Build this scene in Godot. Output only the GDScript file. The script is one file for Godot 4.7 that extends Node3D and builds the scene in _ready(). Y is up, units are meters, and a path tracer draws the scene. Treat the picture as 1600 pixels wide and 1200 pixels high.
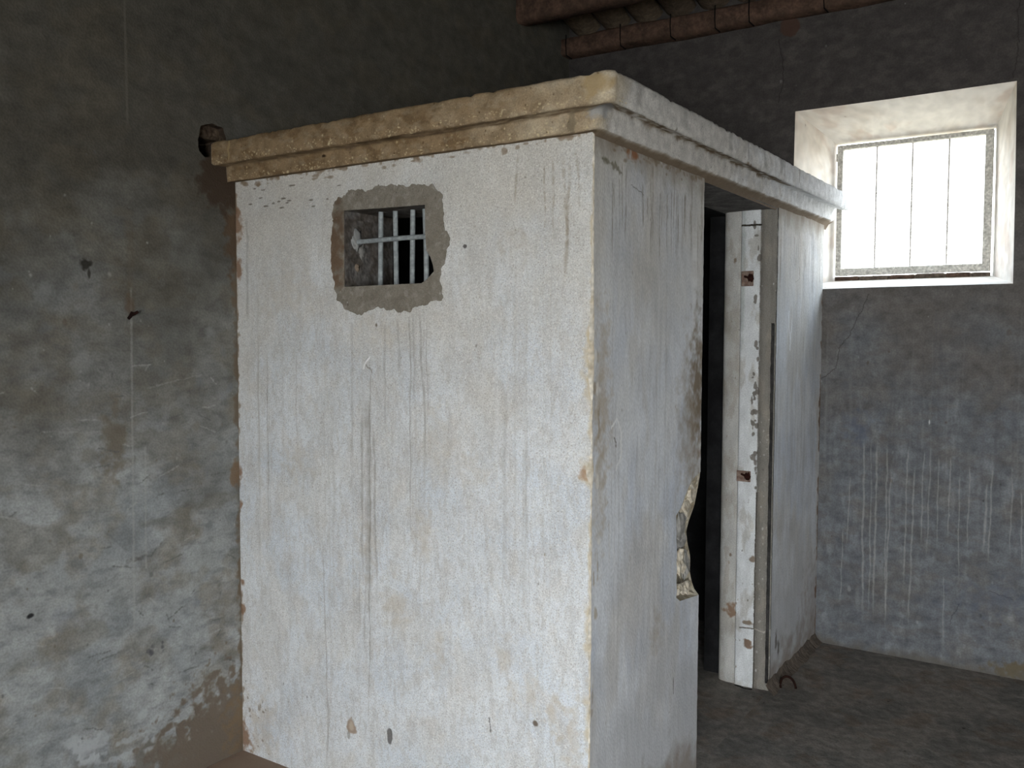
extends Node3D
# A plastered masonry cell built into the corner of an old room: barred vent, door opening, high splayed window, daylight from a doorway behind.
# World axes: the cell's outer corner stands at the origin; the room's left wall is x = -1.515, its back wall z = -2.493.

const ROOM_LEFT := -1.515
const ROOM_BACK := -2.493
const ROOM_RIGHT := 3.8
const ROOM_FRONT := 4.5
const CELL_TOP := 2.172
const DOOR_NEAR := 0.834      # the cell's door opening, as distances behind its front face
const DOOR_FAR := 1.704
const WALL_THICK := 0.245

var rng := RandomNumberGenerator.new()
var noise := FastNoiseLite.new()


func _ready() -> void:
	# ---------- camera ----------
	var cam := Camera3D.new()
	cam.name = "camera"
	cam.fov = 46.8585
	cam.near = 0.05
	cam.far = 300.0
	cam.position = Vector3(1.19418, 1.6, 2.22179)
	cam.basis = Basis.from_euler(Vector3(-0.0534, 0.5837, 0.0029))
	add_child(cam)
	cam.current = true

	# ---------- sky, daylight, exposure ----------
	var env := Environment.new()
	var sky := Sky.new()
	var sm := ProceduralSkyMaterial.new()
	sm.sky_top_color = Color(0.86, 0.93, 1.0)
	sm.sky_horizon_color = Color(1.0, 0.99, 0.97)
	sm.sky_curve = 0.2
	sm.ground_bottom_color = Color(0.35, 0.33, 0.3)
	sm.ground_horizon_color = Color(0.5, 0.48, 0.45)
	sm.sky_energy_multiplier = 1.0
	sm.ground_energy_multiplier = 1.0
	sky.sky_material = sm
	env.background_mode = Environment.BG_SKY
	env.sky = sky
	env.background_energy_multiplier = 19.0
	env.tonemap_mode = Environment.TONE_MAPPER_LINEAR
	env.tonemap_exposure = 0.77
	env.sdfgi_enabled = true
	env.ssao_enabled = true
	env.ssil_enabled = true
	var we := WorldEnvironment.new()
	we.name = "world_environment"
	we.environment = env
	add_child(we)
	var day := AreaLight3D.new()          # added panel standing in for bright daylight outside the doorway behind the camera
	day.name = "added_daylight"
	day.area_size = Vector2(6.0, 4.3)
	day.area_normalize_energy = false
	day.light_color = Color(0.97, 0.985, 1.0)
	day.light_energy = 13.0
	day.area_range = 30.0
	day.area_attenuation = 2.0
	day.shadow_enabled = true
	day.position = Vector3(3.55, 2.0, 6.4)
	day.rotation = Vector3(0, deg_to_rad(31.0), 0)
	add_child(day)

	rng.seed = 7
	build_room()
	build_window()
	build_roof()
	build_cell()
	build_details()


# =====================================================================================
# naming
# =====================================================================================
func put(called: String, mesh: Mesh, mat: Variant, parent: Node = self) -> MeshInstance3D:
	var o := MeshInstance3D.new()
	o.name = numbered(called, parent)
	o.mesh = mesh
	if mat is Material:
		for k in mesh.get_surface_count():
			o.set_surface_override_material(k, mat)
	elif mat is Array:
		for k in mesh.get_surface_count():
			o.set_surface_override_material(k, mat[mini(k, mat.size() - 1)])
	parent.add_child(o, true)
	return o


func numbered(called: String, parent: Node) -> String:
	if not parent.has_node(NodePath(called)):
		return called
	var k := 1
	while parent.has_node(NodePath("%s_%03d" % [called, k])):
		k += 1
	return "%s_%03d" % [called, k]


func structure(o: Node, label: String) -> Node:
	o.set_meta("kind", "structure")
	o.set_meta("label", label)
	return o


func tag(o: Node, label: String, category: String, group := "") -> Node:
	o.set_meta("label", label)
	o.set_meta("category", category)
	if group:
		o.set_meta("group", group)
	return o


func thing(called: String, at := Vector3.ZERO) -> Node3D:
	var o := Node3D.new()
	o.name = called
	o.position = at
	add_child(o, true)
	return o


# =====================================================================================
# painting: a surface's colour and relief, in metres on that surface
# =====================================================================================
class Paint:
	var w: int
	var h: int
	var x0: float
	var y1: float
	var wide: float
	var high: float
	var ppm: float
	var c := PackedFloat32Array()
	var z := PackedFloat32Array()
	var rag := PackedByteArray()
	var rng := RandomNumberGenerator.new()
	var seed_at := 1

	func _init(left: float, bottom: float, width_m: float, height_m: float, per_metre: float, seed_value: int) -> void:
		x0 = left
		y1 = bottom + height_m
		wide = width_m
		high = height_m
		ppm = per_metre
		w = int(width_m * per_metre)
		h = int(height_m * per_metre)
		c.resize(w * h * 3)
		z.resize(w * h)
		rng.seed = seed_value
		seed_at = seed_value * 100
		rag = grain(14.0, 3)

	# noise as bytes, so many features per metre, stretched upright by "tall"
	func grain(per_m: float, octaves := 3, tall := 1.0, shrink := 1.0) -> PackedByteArray:
		var n := FastNoiseLite.new()
		seed_at += 1
		n.seed = seed_at
		n.noise_type = FastNoiseLite.TYPE_SIMPLEX
		n.fractal_octaves = octaves
		n.fractal_gain = 0.55
		n.frequency = per_m / ppm * shrink
		var a := int(ceil(w / shrink))
		var b := int(ceil(h / shrink / tall))
		var im := n.get_image(maxi(a, 4), maxi(b, 4))
		if im.get_width() != w or im.get_height() != h:
			im.resize(w, h, Image.INTERPOLATE_CUBIC)
		im.convert(Image.FORMAT_L8)
		return im.get_data()

	func fill(col: Color) -> void:
		for i in w * h:
			c[i * 3] = col.r
			c[i * 3 + 1] = col.g
			c[i * 3 + 2] = col.b

	# layers: [bytes, low, high, colour, strength, relief]; between low and high the colour comes in
	func layer(n: PackedByteArray, low: float, up: float, col: Color, strength: float, relief := 0.0) -> void:
		var ramp := PackedFloat32Array()
		ramp.resize(256)
		for k in 256:
			ramp[k] = smoothstep(low, up, k / 255.0) * strength
		var cr := col.r
		var cg := col.g
		var cb := col.b
		for i in w * h:
			var t := ramp[n[i]]
			if t > 0.004:
				var j := i * 3
				c[j] += (cr - c[j]) * t
				c[j + 1] += (cg - c[j + 1]) * t
				c[j + 2] += (cb - c[j + 2]) * t
				if relief != 0.0:
					z[i] += relief * t

	# light and dark variation that multiplies, and relief that follows it
	func vary(n: PackedByteArray, amount: float, relief := 0.0) -> void:
		for i in w * h:
			var d := (n[i] - 128) / 128.0
			var t := 1.0 + d * amount
			var j := i * 3
			c[j] *= t
			c[j + 1] *= t
			c[j + 2] *= t
			z[i] += relief * d

	# wash that comes in with height (or along x), its border broken up by the noise
	func band(n: PackedByteArray, from: float, to: float, wobble: float, col: Color, strength: float, sideways := false) -> void:
		for py in h:
			var y := y1 - (py + 0.5) / ppm
			for px in w:
				var i := py * w + px
				var v := (x0 + (px + 0.5) / ppm if sideways else y) + (n[i] - 128) / 128.0 * wobble
				var t := clampf((v - from) / (to - from), 0.0, 1.0) * strength
				if t > 0.004:
					var j := i * 3
					c[j] += (col.r - c[j]) * t
					c[j + 1] += (col.g - c[j + 1]) * t
					c[j + 2] += (col.b - c[j + 2]) * t

	func blot(x: float, y: float, rx: float, ry: float, col: Color, strength: float, ragged := 0.5, soft := 0.4, relief := 0.0) -> void:
		var ax := maxi(int((x - rx * 1.5 - x0) * ppm), 0)
		var bx := mini(int((x + rx * 1.5 - x0) * ppm) + 2, w)
		var ay := maxi(int((y1 - y - ry * 1.5) * ppm), 0)
		var by := mini(int((y1 - y + ry * 1.5) * ppm) + 2, h)
		for py in range(ay, by):
			for px in range(ax, bx):
				var dx := (x0 + (px + 0.5) / ppm - x) / rx
				var dy := (y1 - (py + 0.5) / ppm - y) / ry
				var i := py * w + px
				var d := sqrt(dx * dx + dy * dy) + (rag[i] - 128) / 128.0 * ragged
				var t := clampf((1.0 - d) / soft, 0.0, 1.0)
				if t <= 0.0:
					continue
				z[i] += relief * t
				t *= strength
				var j := i * 3
				c[j] += (col.r - c[j]) * t
				c[j + 1] += (col.g - c[j + 1]) * t
				c[j + 2] += (col.b - c[j + 2]) * t

	# a run of dirt or limewash from y_from down (or up) to y_to
	func run(x: float, y_from: float, y_to: float, width: float, col: Color, strength: float, lean := 0.0, relief := 0.0, broken := 0.4) -> void:
		var n := FastNoiseLite.new()
		n.seed = rng.randi() % 10000
		n.frequency = 1.0
		var up := maxf(y_from, y_to)
		var lowest := minf(y_from, y_to)
		for py in range(maxi(int((y1 - up) * ppm), 0), mini(int((y1 - lowest) * ppm), h)):
			var y := y1 - (py + 0.5) / ppm
			var f := (up - y) / (up - lowest)
			var mid := x + lean * f + n.get_noise_1d(y * 4.0) * 0.008 + n.get_noise_1d(y * 40.0) * 0.0012
			var fade := smoothstep(0.0, 0.08, f) * smoothstep(1.0, 0.75, f) * (1.0 - broken + broken * clampf(n.get_noise_1d(y * 25.0 + 90.0) * 2.2 + 0.6, 0.0, 1.0))
			var half := width * 0.5 * (0.75 + 0.5 * n.get_noise_1d(y * 12.0 + 50.0))
			for px in range(maxi(int((mid - half * 2.0 - x0) * ppm), 0), mini(int((mid + half * 2.0 - x0) * ppm) + 2, w)):
				var d := absf(x0 + (px + 0.5) / ppm - mid) / half
				var t := clampf(1.5 - d, 0.0, 1.0) * fade
				if t <= 0.0:
					continue
				var i := py * w + px
				z[i] += relief * t
				t *= strength
				var j := i * 3
				c[j] += (col.r - c[j]) * t
				c[j + 1] += (col.g - c[j + 1]) * t
				c[j + 2] += (col.b - c[j + 2]) * t

	# a crack, a scratch or a joint through these points
	func line(pts: Array, width: float, col: Color, strength: float, relief := 0.0, jitter := 0.006) -> void:
		for k in pts.size() - 1:
			var a: Vector2 = pts[k]
			var b: Vector2 = pts[k + 1]
			var steps := maxi(int(a.distance_to(b) * ppm * 1.5), 1)
			var side := (b - a).normalized().orthogonal()
			var off := 0.0
			for s in steps:
				off = clampf(off + rng.randf_range(-1.0, 1.0) * jitter * 0.25, -jitter, jitter)
				var p := a.lerp(b, float(s) / steps) + side * off
				var fx := (p.x - x0) * ppm
				var fy := (y1 - p.y) * ppm
				var half := width * 0.5 * ppm * rng.randf_range(0.6, 1.3)
				if half < 0.6:
					half = 0.0
				for py in range(maxi(int(fy - half), 0), mini(int(fy + half) + 1, h)):
					for px in range(maxi(int(fx - half), 0), mini(int(fx + half) + 1, w)):
						var i := py * w + px
						var j := i * 3
						c[j] += (col.r - c[j]) * strength
						c[j + 1] += (col.g - c[j + 1]) * strength
						c[j + 2] += (col.b - c[j + 2]) * strength
						z[i] += relief * strength

	func flecks(count: int, least: float, most: float, tall: float, cols: Array, strength: float, x_a := -99.0, x_b := 99.0, y_a := -99.0, y_b := 99.0, relief := 0.0) -> void:
		for k in count:
			var x := rng.randf_range(maxf(x0, x_a), minf(x0 + wide, x_b))
			var y := rng.randf_range(maxf(y1 - high, y_a), minf(y1, y_b))
			var r := least * pow(most / least, rng.randf() * rng.randf())
			blot(x, y, r, r * rng.randf_range(1.0, tall), cols[rng.randi() % cols.size()], strength * rng.randf_range(0.5, 1.0), 0.6, 0.6, relief)

	func finish(rough: float, relief_cm: float, specular := 0.25) -> StandardMaterial3D:
		var im := Image.create_from_data(w, h, false, Image.FORMAT_RGBF, c.to_byte_array())
		im.convert(Image.FORMAT_RGB8)
		var m := StandardMaterial3D.new()
		m.albedo_texture = ImageTexture.create_from_image(im)
		m.roughness = rough
		m.metallic_specular = specular
		m.heightmap_enabled = true
		m.heightmap_texture = ImageTexture.create_from_image(Image.create_from_data(w, h, false, Image.FORMAT_RF, z.to_byte_array()))
		m.heightmap_scale = relief_cm
		return m

	func uv(p: Vector2) -> Vector2:
		return Vector2((p.x - x0) / wide, (y1 - p.y) / high)


func plain(col: Color, rough := 0.9, metal := 0.0, specular := 0.3) -> StandardMaterial3D:
	var m := StandardMaterial3D.new()
	m.albedo_color = col
	m.roughness = rough
	m.metallic = metal
	m.metallic_specular = specular
	return m


# mottled stuff that needs no coordinates: two colours through noise, and relief
func mottled(a: Color, b: Color, per_m: float, rough := 0.92, relief_cm := 0.3, seed_value := 1) -> StandardMaterial3D:
	var p := Paint.new(0, 0, 1, 1, 256, seed_value)
	p.fill(a)
	p.layer(p.grain(per_m, 4), 0.3, 0.75, b, 1.0)
	p.vary(p.grain(60.0, 2), 0.12, 0.3)
	p.vary(p.grain(per_m * 2.5, 3), 0.14, 0.7)
	var m := p.finish(rough, relief_cm, 0.25)
	m.uv1_triplanar = true
	m.uv1_scale = Vector3.ONE
	return m


# =====================================================================================
# shapes
# =====================================================================================
func start() -> SurfaceTool:
	var st := SurfaceTool.new()
	st.begin(Mesh.PRIMITIVE_TRIANGLES)
	return st


func tri(st: SurfaceTool, a: Vector3, b: Vector3, c: Vector3, n: Vector3, ua := Vector2.ZERO, ub := Vector2.ZERO, uc := Vector2.ZERO) -> void:
	var f := (b - a).cross(c - a)
	if f.length_squared() < 1e-16:
		return
	if f.dot(n) > 0.0:
		var t := b
		b = c
		c = t
		var u := ub
		ub = uc
		uc = u
	st.set_normal(n)
	st.set_uv(ua)
	st.add_vertex(a)
	st.set_normal(n)
	st.set_uv(ub)
	st.add_vertex(b)
	st.set_normal(n)
	st.set_uv(uc)
	st.add_vertex(c)


func quad(st: SurfaceTool, a: Vector3, b: Vector3, c: Vector3, d: Vector3, n: Vector3, ua := Vector2.ZERO, ub := Vector2.ZERO, uc := Vector2.ZERO, ud := Vector2.ZERO) -> void:
	tri(st, a, b, c, n, ua, ub, uc)
	tri(st, a, c, d, n, ua, uc, ud)


func triangles(outline: PackedVector2Array, holes: Array) -> Array:
	var pieces: Array = [outline]
	for hole in holes:
		var lo: Vector2 = hole[0]
		var hi: Vector2 = hole[0]
		for p in hole:
			lo = lo.min(p)
			hi = hi.max(p)
		var cut := (lo.x + hi.x) * 0.5 + 0.00037
		var next: Array = []
		for piece in pieces:
			for half in [[-50.0, cut], [cut, 50.0]]:
				var box := PackedVector2Array([Vector2(half[0], -50), Vector2(half[1], -50), Vector2(half[1], 50), Vector2(half[0], 50)])
				for part in Geometry2D.intersect_polygons(piece, box):
					for left in Geometry2D.clip_polygons(part, hole):
						next.append(left)
		pieces = next
	var out: Array = []
	for piece in pieces:
		var ix := Geometry2D.triangulate_polygon(piece)
		if ix.is_empty():
			push_warning("a polygon could not be cut into triangles")
		for k in range(0, ix.size(), 3):
			out.append([piece[ix[k]], piece[ix[k + 1]], piece[ix[k + 2]]])
	return out


# A wall: outline and holes in its own plane, thick behind. Surfaces: face, hole sides, the rest.
func wall(outline: PackedVector2Array, holes: Array, holes_behind: Array, thick: float, xf: Transform3D, paint: Paint, spread := 1.0) -> ArrayMesh:
	var face := start()
	var sides := start()
	var rest := start()
	var n := xf.basis.z
	for t in triangles(outline, holes):
		tri(face, xf * Vector3(t[0].x, t[0].y, 0), xf * Vector3(t[1].x, t[1].y, 0), xf * Vector3(t[2].x, t[2].y, 0), n, paint.uv(t[0]), paint.uv(t[1]), paint.uv(t[2]))
	for t in triangles(outline, holes_behind):
		tri(rest, xf * Vector3(t[0].x, t[0].y, -thick), xf * Vector3(t[1].x, t[1].y, -thick), xf * Vector3(t[2].x, t[2].y, -thick), -n)
	rim(rest, outline, outline, thick, xf, 1.0, paint)
	for k in holes.size():
		rim(sides, holes[k], holes_behind[k], thick, xf, -1.0, paint)
	var m := face.commit()
	if holes.size():
		sides.commit(m)
	rest.commit(m)
	return m


func rim(st: SurfaceTool, poly: PackedVector2Array, behind: PackedVector2Array, thick: float, xf: Transform3D, outwards: float, paint: Paint) -> void:
	var turn := -1.0 if Geometry2D.is_polygon_clockwise(poly) else 1.0
	for k in poly.size():
		var a := poly[k]
		var b := poly[(k + 1) % poly.size()]
		var a2 := behind[k]
		var b2 := behind[(k + 1) % poly.size()]
		var side := (b - a).normalized()
		var out2 := Vector2(side.y, -side.x) * turn * outwards
		var p := [xf * Vector3(a.x, a.y, 0), xf * Vector3(b.x, b.y, 0), xf * Vector3(b2.x, b2.y, -thick), xf * Vector3(a2.x, a2.y, -thick)]
		var n: Vector3 = ((p[1] - p[0]) as Vector3).cross(p[3] - p[0]).normalized()
		if n.dot(xf.basis * Vector3(out2.x, out2.y, 0)) < 0.0:
			n = -n
		var along := absf(side.x) > absf(side.y)
		var off := Vector2(0, thick) if along else Vector2(thick, 0)
		quad(st, p[0], p[1], p[2], p[3], n, paint.uv(a), paint.uv(b), paint.uv(b + off), paint.uv(a + off))


func rect(x0: float, y0: float, x1: float, y1: float) -> PackedVector2Array:
	return PackedVector2Array([Vector2(x0, y0), Vector2(x1, y0), Vector2(x1, y1), Vector2(x0, y1)])


# points from a to b (b left out) with a ragged course
func ragged(a: Vector2, b: Vector2, step: float, amount: float, seed_value: int, bite := 0.0) -> PackedVector2Array:
	var out := PackedVector2Array()
	noise.seed = seed_value
	noise.frequency = 1.0
	noise.fractal_octaves = 3
	var count := maxi(int(a.distance_to(b) / step), 1)
	var side := (b - a).normalized().orthogonal()
	for k in count:
		var f := float(k) / count
		var d := noise.get_noise_1d(f * a.distance_to(b) * 22.0)
		var off := d * amount
		if bite > 0.0 and d > 0.25:
			off += (d - 0.25) * bite
		out.append(a.lerp(b, f) + side * off * (0.0 if k == 0 else 1.0))
	return out


func ragged_loop(pts: PackedVector2Array, step: float, amount: float, seed_value: int) -> PackedVector2Array:
	var out := PackedVector2Array()
	for k in pts.size():
		out.append_array(ragged(pts[k], pts[(k + 1) % pts.size()], step, amount, seed_value + k))
	return out


# a grid of points (rows of equal length) as a smooth or faceted skin
func skin(rows: Array, uvs: Array, smooth := true, st: SurfaceTool = null) -> SurfaceTool:
	if st == null:
		st = start()
	st.set_smooth_group(0 if smooth else -1)
	for r in rows.size() - 1:
		var a: PackedVector3Array = rows[r]
		var b: PackedVector3Array = rows[r + 1]
		for k in a.size() - 1:
			for v in [[r, k], [r + 1, k], [r + 1, k + 1], [r, k], [r + 1, k + 1], [r, k + 1]]:
				st.set_uv(uvs[v[0]][v[1]])
				st.add_vertex(rows[v[0]][v[1]])
	return st


# a bevelled box between two corners
func block(st: SurfaceTool, lo: Vector3, hi: Vector3, bevel := 0.004, xf := Transform3D()) -> void:
	var c := (lo + hi) * 0.5
	var e := (hi - lo) * 0.5
	var b := minf(bevel, minf(e.x, minf(e.y, e.z)) * 0.9)
	for axis in 3:
		var u := (axis + 1) % 3
		var v := (axis + 2) % 3
		for s in [-1.0, 1.0]:
			var p: Array[Vector3] = []
			for q in [[-1, -1], [1, -1], [1, 1], [-1, 1]]:
				var d := Vector3.ZERO
				d[axis] = e[axis] * s
				d[u] = (e[u] - b) * q[0]
				d[v] = (e[v] - b) * q[1]
				p.append(xf * (c + d))
			var n := Vector3.ZERO
			n[axis] = s
			quad(st, p[0], p[1], p[2], p[3], xf.basis * n)
			for t in [-1.0, 1.0]:       # the bevel strip to the neighbour across u
				var g: Array[Vector3] = []
				for q in [-1.0, 1.0]:
					var d1 := Vector3.ZERO
					d1[axis] = e[axis] * s
					d1[u] = (e[u] - b) * t
					d1[v] = (e[v] - b) * q
					var d2 := d1
					d2[axis] = (e[axis] - b) * s
					d2[u] = e[u] * t
					g.append(xf * (c + d1))
					g.append(xf * (c + d2))
				var n2 := Vector3.ZERO
				n2[axis] = s
				n2[u] = t
				quad(st, g[0], g[1], g[3], g[2], (xf.basis * n2).normalized())
	for sx in [-1.0, 1.0]:
		for sy in [-1.0, 1.0]:
			for sz in [-1.0, 1.0]:
				var s := Vector3(sx, sy, sz)
				var q: Array[Vector3] = []
				for axis in 3:
					var d := s * (e - Vector3.ONE * b)
					d[axis] = s[axis] * e[axis]
					q.append(xf * (c + d))
				tri(st, q[0], q[1], q[2], (xf.basis * s).normalized())


# a round bar through these points
func bar(st: SurfaceTool, pts: Array, radius: float, sides := 12) -> void:
	var rows: Array = []
	for k in pts.size():
		var ahead: Vector3 = (pts[mini(k + 1, pts.size() - 1)] - pts[maxi(k - 1, 0)]).normalized()
		var right := ahead.cross(Vector3.UP if absf(ahead.y) < 0.9 else Vector3.RIGHT).normalized()
		var up := right.cross(ahead)
		var ring: Array = []
		for s in sides:
			var t := TAU * s / sides
			ring.append([pts[k] + (right * cos(t) + up * sin(t)) * radius, right * cos(t) + up * sin(t)])
		rows.append(ring)
	for k in rows.size() - 1:
		for s in sides:
			var t := (s + 1) % sides
			var q := [rows[k][s], rows[k][t], rows[k + 1][t], rows[k + 1][s]]
			for v in [0, 1, 2, 0, 2, 3]:
				st.set_normal(q[v][1])
				st.set_uv(Vector2.ZERO)
				st.add_vertex(q[v][0])
	for e in [0, pts.size() - 1]:
		for s in sides:
			var ahead: Vector3 = (pts[1] - pts[0]).normalized() * (-1.0 if e == 0 else 1.0)
			tri(st, pts[e], rows[e][s][0], rows[e][(s + 1) % sides][0], ahead)


# a lump: a sphere pushed about by noise
func lump(size: Vector3, rough: float, seed_value: int, rings := 10, smooth := true) -> ArrayMesh:
	noise.seed = seed_value
	noise.frequency = 1.0
	var rows: Array = []
	var uvs: Array = []
	for r in rings + 1:
		var row := PackedVector3Array()
		var uv := PackedVector2Array()
		for k in rings * 2 + 1:
			var a := PI * r / rings
			var b := -TAU * (k % (rings * 2)) / (rings * 2)
			var d := Vector3(sin(a) * cos(b), cos(a), sin(a) * sin(b))
			row.append(d * size * (1.0 + noise.get_noise_3dv(d * 1.6) * rough))
			uv.append(Vector2(float(k) / rings, float(r) / rings))
		rows.append(row)
		uvs.append(uv)
	var st := skin(rows, uvs, smooth)
	st.generate_normals()
	return st.commit()


# =====================================================================================
# the room
# =====================================================================================
var cement_rough: StandardMaterial3D

func build_room() -> void:
	cement_rough = mottled(Color(0.5, 0.49, 0.46), Color(0.4, 0.38, 0.35), 6.0, 0.95, 0.25, 5)
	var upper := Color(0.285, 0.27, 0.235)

	# --- left wall: grey cement below, darker brown above, damp at the foot ---
	# painted along a = -z (towards the back wall is +a)
	var p := Paint.new(-1.3, 0.0, 3.8, 3.6, 380, 11)
	p.fill(Color(0.585, 0.592, 0.585))
	var big := p.grain(1.6, 4, 1.0, 4.0)
	p.layer(big, 0.45, 0.8, Color(0.50, 0.515, 0.52), 0.7)
	p.layer(p.grain(3.0, 5, 1.0, 2.0), 0.5, 0.85, Color(0.50, 0.475, 0.43), 0.6)
	p.layer(p.grain(9.0, 5, 1.0), 0.52, 0.85, Color(0.63, 0.64, 0.64), 0.35, 0.15)
	p.layer(p.grain(7.0, 5, 0.4), 0.54, 0.85, Color(0.44, 0.45, 0.455), 0.45)
	p.layer(p.grain(24.0, 4, 0.5), 0.56, 0.85, Color(0.44, 0.44, 0.43), 0.3)
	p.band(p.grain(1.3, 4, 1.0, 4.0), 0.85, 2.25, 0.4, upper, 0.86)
	p.layer(p.grain(2.2, 4, 0.7, 4.0), 0.56, 0.74, Color(0.36, 0.33, 0.27), 0.25)
	p.vary(p.grain(10.0, 4, 1.0, 2.0), 0.08, 0.5)
	p.vary(p.grain(4.0, 3, 0.5, 2.0), 0.07, 0.8)
	p.vary(p.grain(90.0, 2), 0.07, 0.3)
	p.flecks(150, 0.003, 0.012, 1.6, [Color(0.36, 0.36, 0.35), Color(0.38, 0.34, 0.29), Color(0.7, 0.7, 0.68)], 0.6, -1.0, 0.1, 0.1, 2.2)
	p.flecks(60, 0.02, 0.06, 1.3, [Color(0.46, 0.43, 0.38), Color(0.46, 0.48, 0.51), Color(0.62, 0.63, 0.62)], 0.35, -1.0, 0.1, 0.2, 1.8)
	# damp foot and the brown corner against the cell
	p.band(p.grain(5.0, 4), 0.17, 0.10, 0.16, Color(0.42, 0.40, 0.37), 0.7)
	for k in 26:
		p.blot(-rng.randf_range(0.35, 1.0), rng.randf_range(0.16, 0.30), rng.randf_range(0.02, 0.06), rng.randf_range(0.008, 0.03), Color(0.66, 0.67, 0.67), 0.7, 0.8, 0.5, 0.5)
	p.blot(-0.06, 0.02, 0.30, 0.34, Color(0.415, 0.37, 0.32), 0.85, 0.45, 0.25, -0.6)
	p.blot(-0.20, 0.03, 0.32, 0.20, Color(0.42, 0.38, 0.335), 0.8, 0.5, 0.25, -0.5)
	p.blot(0.0, 0.12, 0.09, 0.17, Color(0.48, 0.40, 0.30), 0.6, 0.8, 0.8, 0.5)
	# brown seam up the inner corner, wider at the top
	for k in 46:
		var y := rng.randf_range(0.25, 2.15)
		p.blot(0.0, y, rng.randf_range(0.010, 0.024) * (1.0 + maxf(0.0, y - 1.5)), rng.randf_range(0.03, 0.12), Color(0.42, 0.37, 0.31), 0.5, 0.7, 0.5)
	p.blot(-0.01, 1.98, 0.05, 0.17, Color(0.33, 0.25, 0.18), 0.65, 0.6, 0.5)
	p.blot(-0.03, 2.16, 0.16, 0.12, Color(0.26, 0.22, 0.18), 0.75, 0.35, 0.35)
	p.blot(-0.07, 2.18, 0.08, 0.13, Color(0.26, 0.215, 0.175), 0.8, 0.25, 0.2)
	p.blot(-0.02, 1.08, 0.035, 0.05, Color(0.47, 0.38, 0.29), 0.75, 0.6, 0.5, 0.6)
	# plumb lines, nail rust, bruises
	p.line([Vector2(-0.44, 3.5), Vector2(-0.44, 2.3)], 0.006, Color(0.38, 0.37, 0.33), 0.3, 0.0, 0.001)
	p.line([Vector2(-0.437, 1.76), Vector2(-0.45, 0.60)], 0.005, Color(0.62, 0.62, 0.60), 0.13, 0.2, 0.001)
	p.line([Vector2(-0.396, 1.22), Vector2(-0.402, 0.80)], 0.004, Color(0.62, 0.62, 0.60), 0.18, 0.0, 0.001)
	p.line([Vector2(-0.38, 1.42), Vector2(-0.16, 1.46)], 0.003, Color(0.62, 0.62, 0.60), 0.2, 0.0, 0.004)
	p.line([Vector2(-0.75, 1.30), Vector2(-0.50, 1.28)], 0.003, Color(0.6, 0.6, 0.58), 0.15, 0.0, 0.004)
	p.run(-0.44, 2.0, 1.64, 0.04, Color(0.38, 0.34, 0.28), 0.35)
	p.blot(-0.442, 1.69, 0.022, 0.05, Color(0.36, 0.29, 0.23), 0.5, 0.5, 0.6)
	p.blot(-0.594, 1.83, 0.030, 0.018, Color(0.16, 0.15, 0.13), 0.8, 0.7, 0.4)
	p.blot(-0.585, 1.80, 0.005, 0.022, Color(0.18, 0.17, 0.15), 0.7, 0.5, 0.4)
	p.blot(-0.57, 1.92, 0.035, 0.022, Color(0.42, 0.40, 0.36), 0.6, 0.5, 0.5, 0.8)
	p.blot(-0.47, 2.01, 0.05, 0.02, Color(0.40, 0.38, 0.34), 0.6, 0.6, 0.5, 0.8)
	p.blot(-0.51, 1.25, 0.05, 0.14, Color(0.41, 0.37, 0.31), 0.6, 0.6, 0.6)
	for k in 9:
		p.blot(-0.37 + rng.randf_range(-0.03, 0.03), 0.51 + rng.randf_range(-0.02, 0.02), 0.008, 0.010, Color(0.30, 0.30, 0.31), 0.5, 0.9, 0.6)
		p.blot(-0.42 + rng.randf_range(-0.05, 0.05), 0.84 + rng.randf_range(-0.006, 0.006), 0.012, 0.006, Color(0.34, 0.33, 0.32), 0.4, 0.9, 0.6)
	for k in 90:
		var a := Vector2(-rng.randf_range(0.0, 1.0), rng.randf_range(0.2, 1.5))
		p.line([a, a + Vector2(rng.randf_range(-0.08, 0.08), rng.randf_range(-0.03, 0.03))], 0.003, [Color(0.36, 0.36, 0.35), Color(0.64, 0.64, 0.62)][k % 2], 0.3, -0.3, 0.004)
	p.blot(-0.80, 0.74, 0.012, 0.008, Color(0.12, 0.12, 0.12), 0.9, 0.5, 0.5)
	var left_mat := p.finish(0.93, 0.2)
	var left_xf := Transform3D(Basis(Vector3(0, 0, -1), Vector3.UP, Vector3(1, 0, 0)), Vector3(ROOM_LEFT, 0, 0))
	var socket := ragged_loop(PackedVector2Array([Vector2(-0.163, 2.30), Vector2(-0.158, 2.262), Vector2(-0.135, 2.243), Vector2(-0.09, 2.25), Vector2(-0.05, 2.25), Vector2(-0.04, 2.33), Vector2(-0.052, 2.362), Vector2(-0.10, 2.370), Vector2(-0.15, 2.352)]), 0.012, 0.004, 3)
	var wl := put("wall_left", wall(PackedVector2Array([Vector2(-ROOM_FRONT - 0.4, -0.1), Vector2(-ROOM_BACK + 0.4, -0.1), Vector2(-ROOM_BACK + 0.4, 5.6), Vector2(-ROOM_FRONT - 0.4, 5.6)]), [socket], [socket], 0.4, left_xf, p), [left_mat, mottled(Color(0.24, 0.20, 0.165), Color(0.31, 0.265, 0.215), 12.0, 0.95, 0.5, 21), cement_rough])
	structure(wl, "grey cement plastered side wall, dark brown above and damp brown at its foot")
	var brick_mat := mottled(Color(0.34, 0.29, 0.24), Color(0.26, 0.215, 0.175), 14.0, 0.95, 0.4, 22)
	var st := start()
	block(st, Vector3(ROOM_LEFT - 0.16, 2.322, 0.035), Vector3(ROOM_LEFT - 0.035, 2.40, 0.175), 0.008)
	put("brick", st.commit(), brick_mat, wl)
	st = start()
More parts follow.
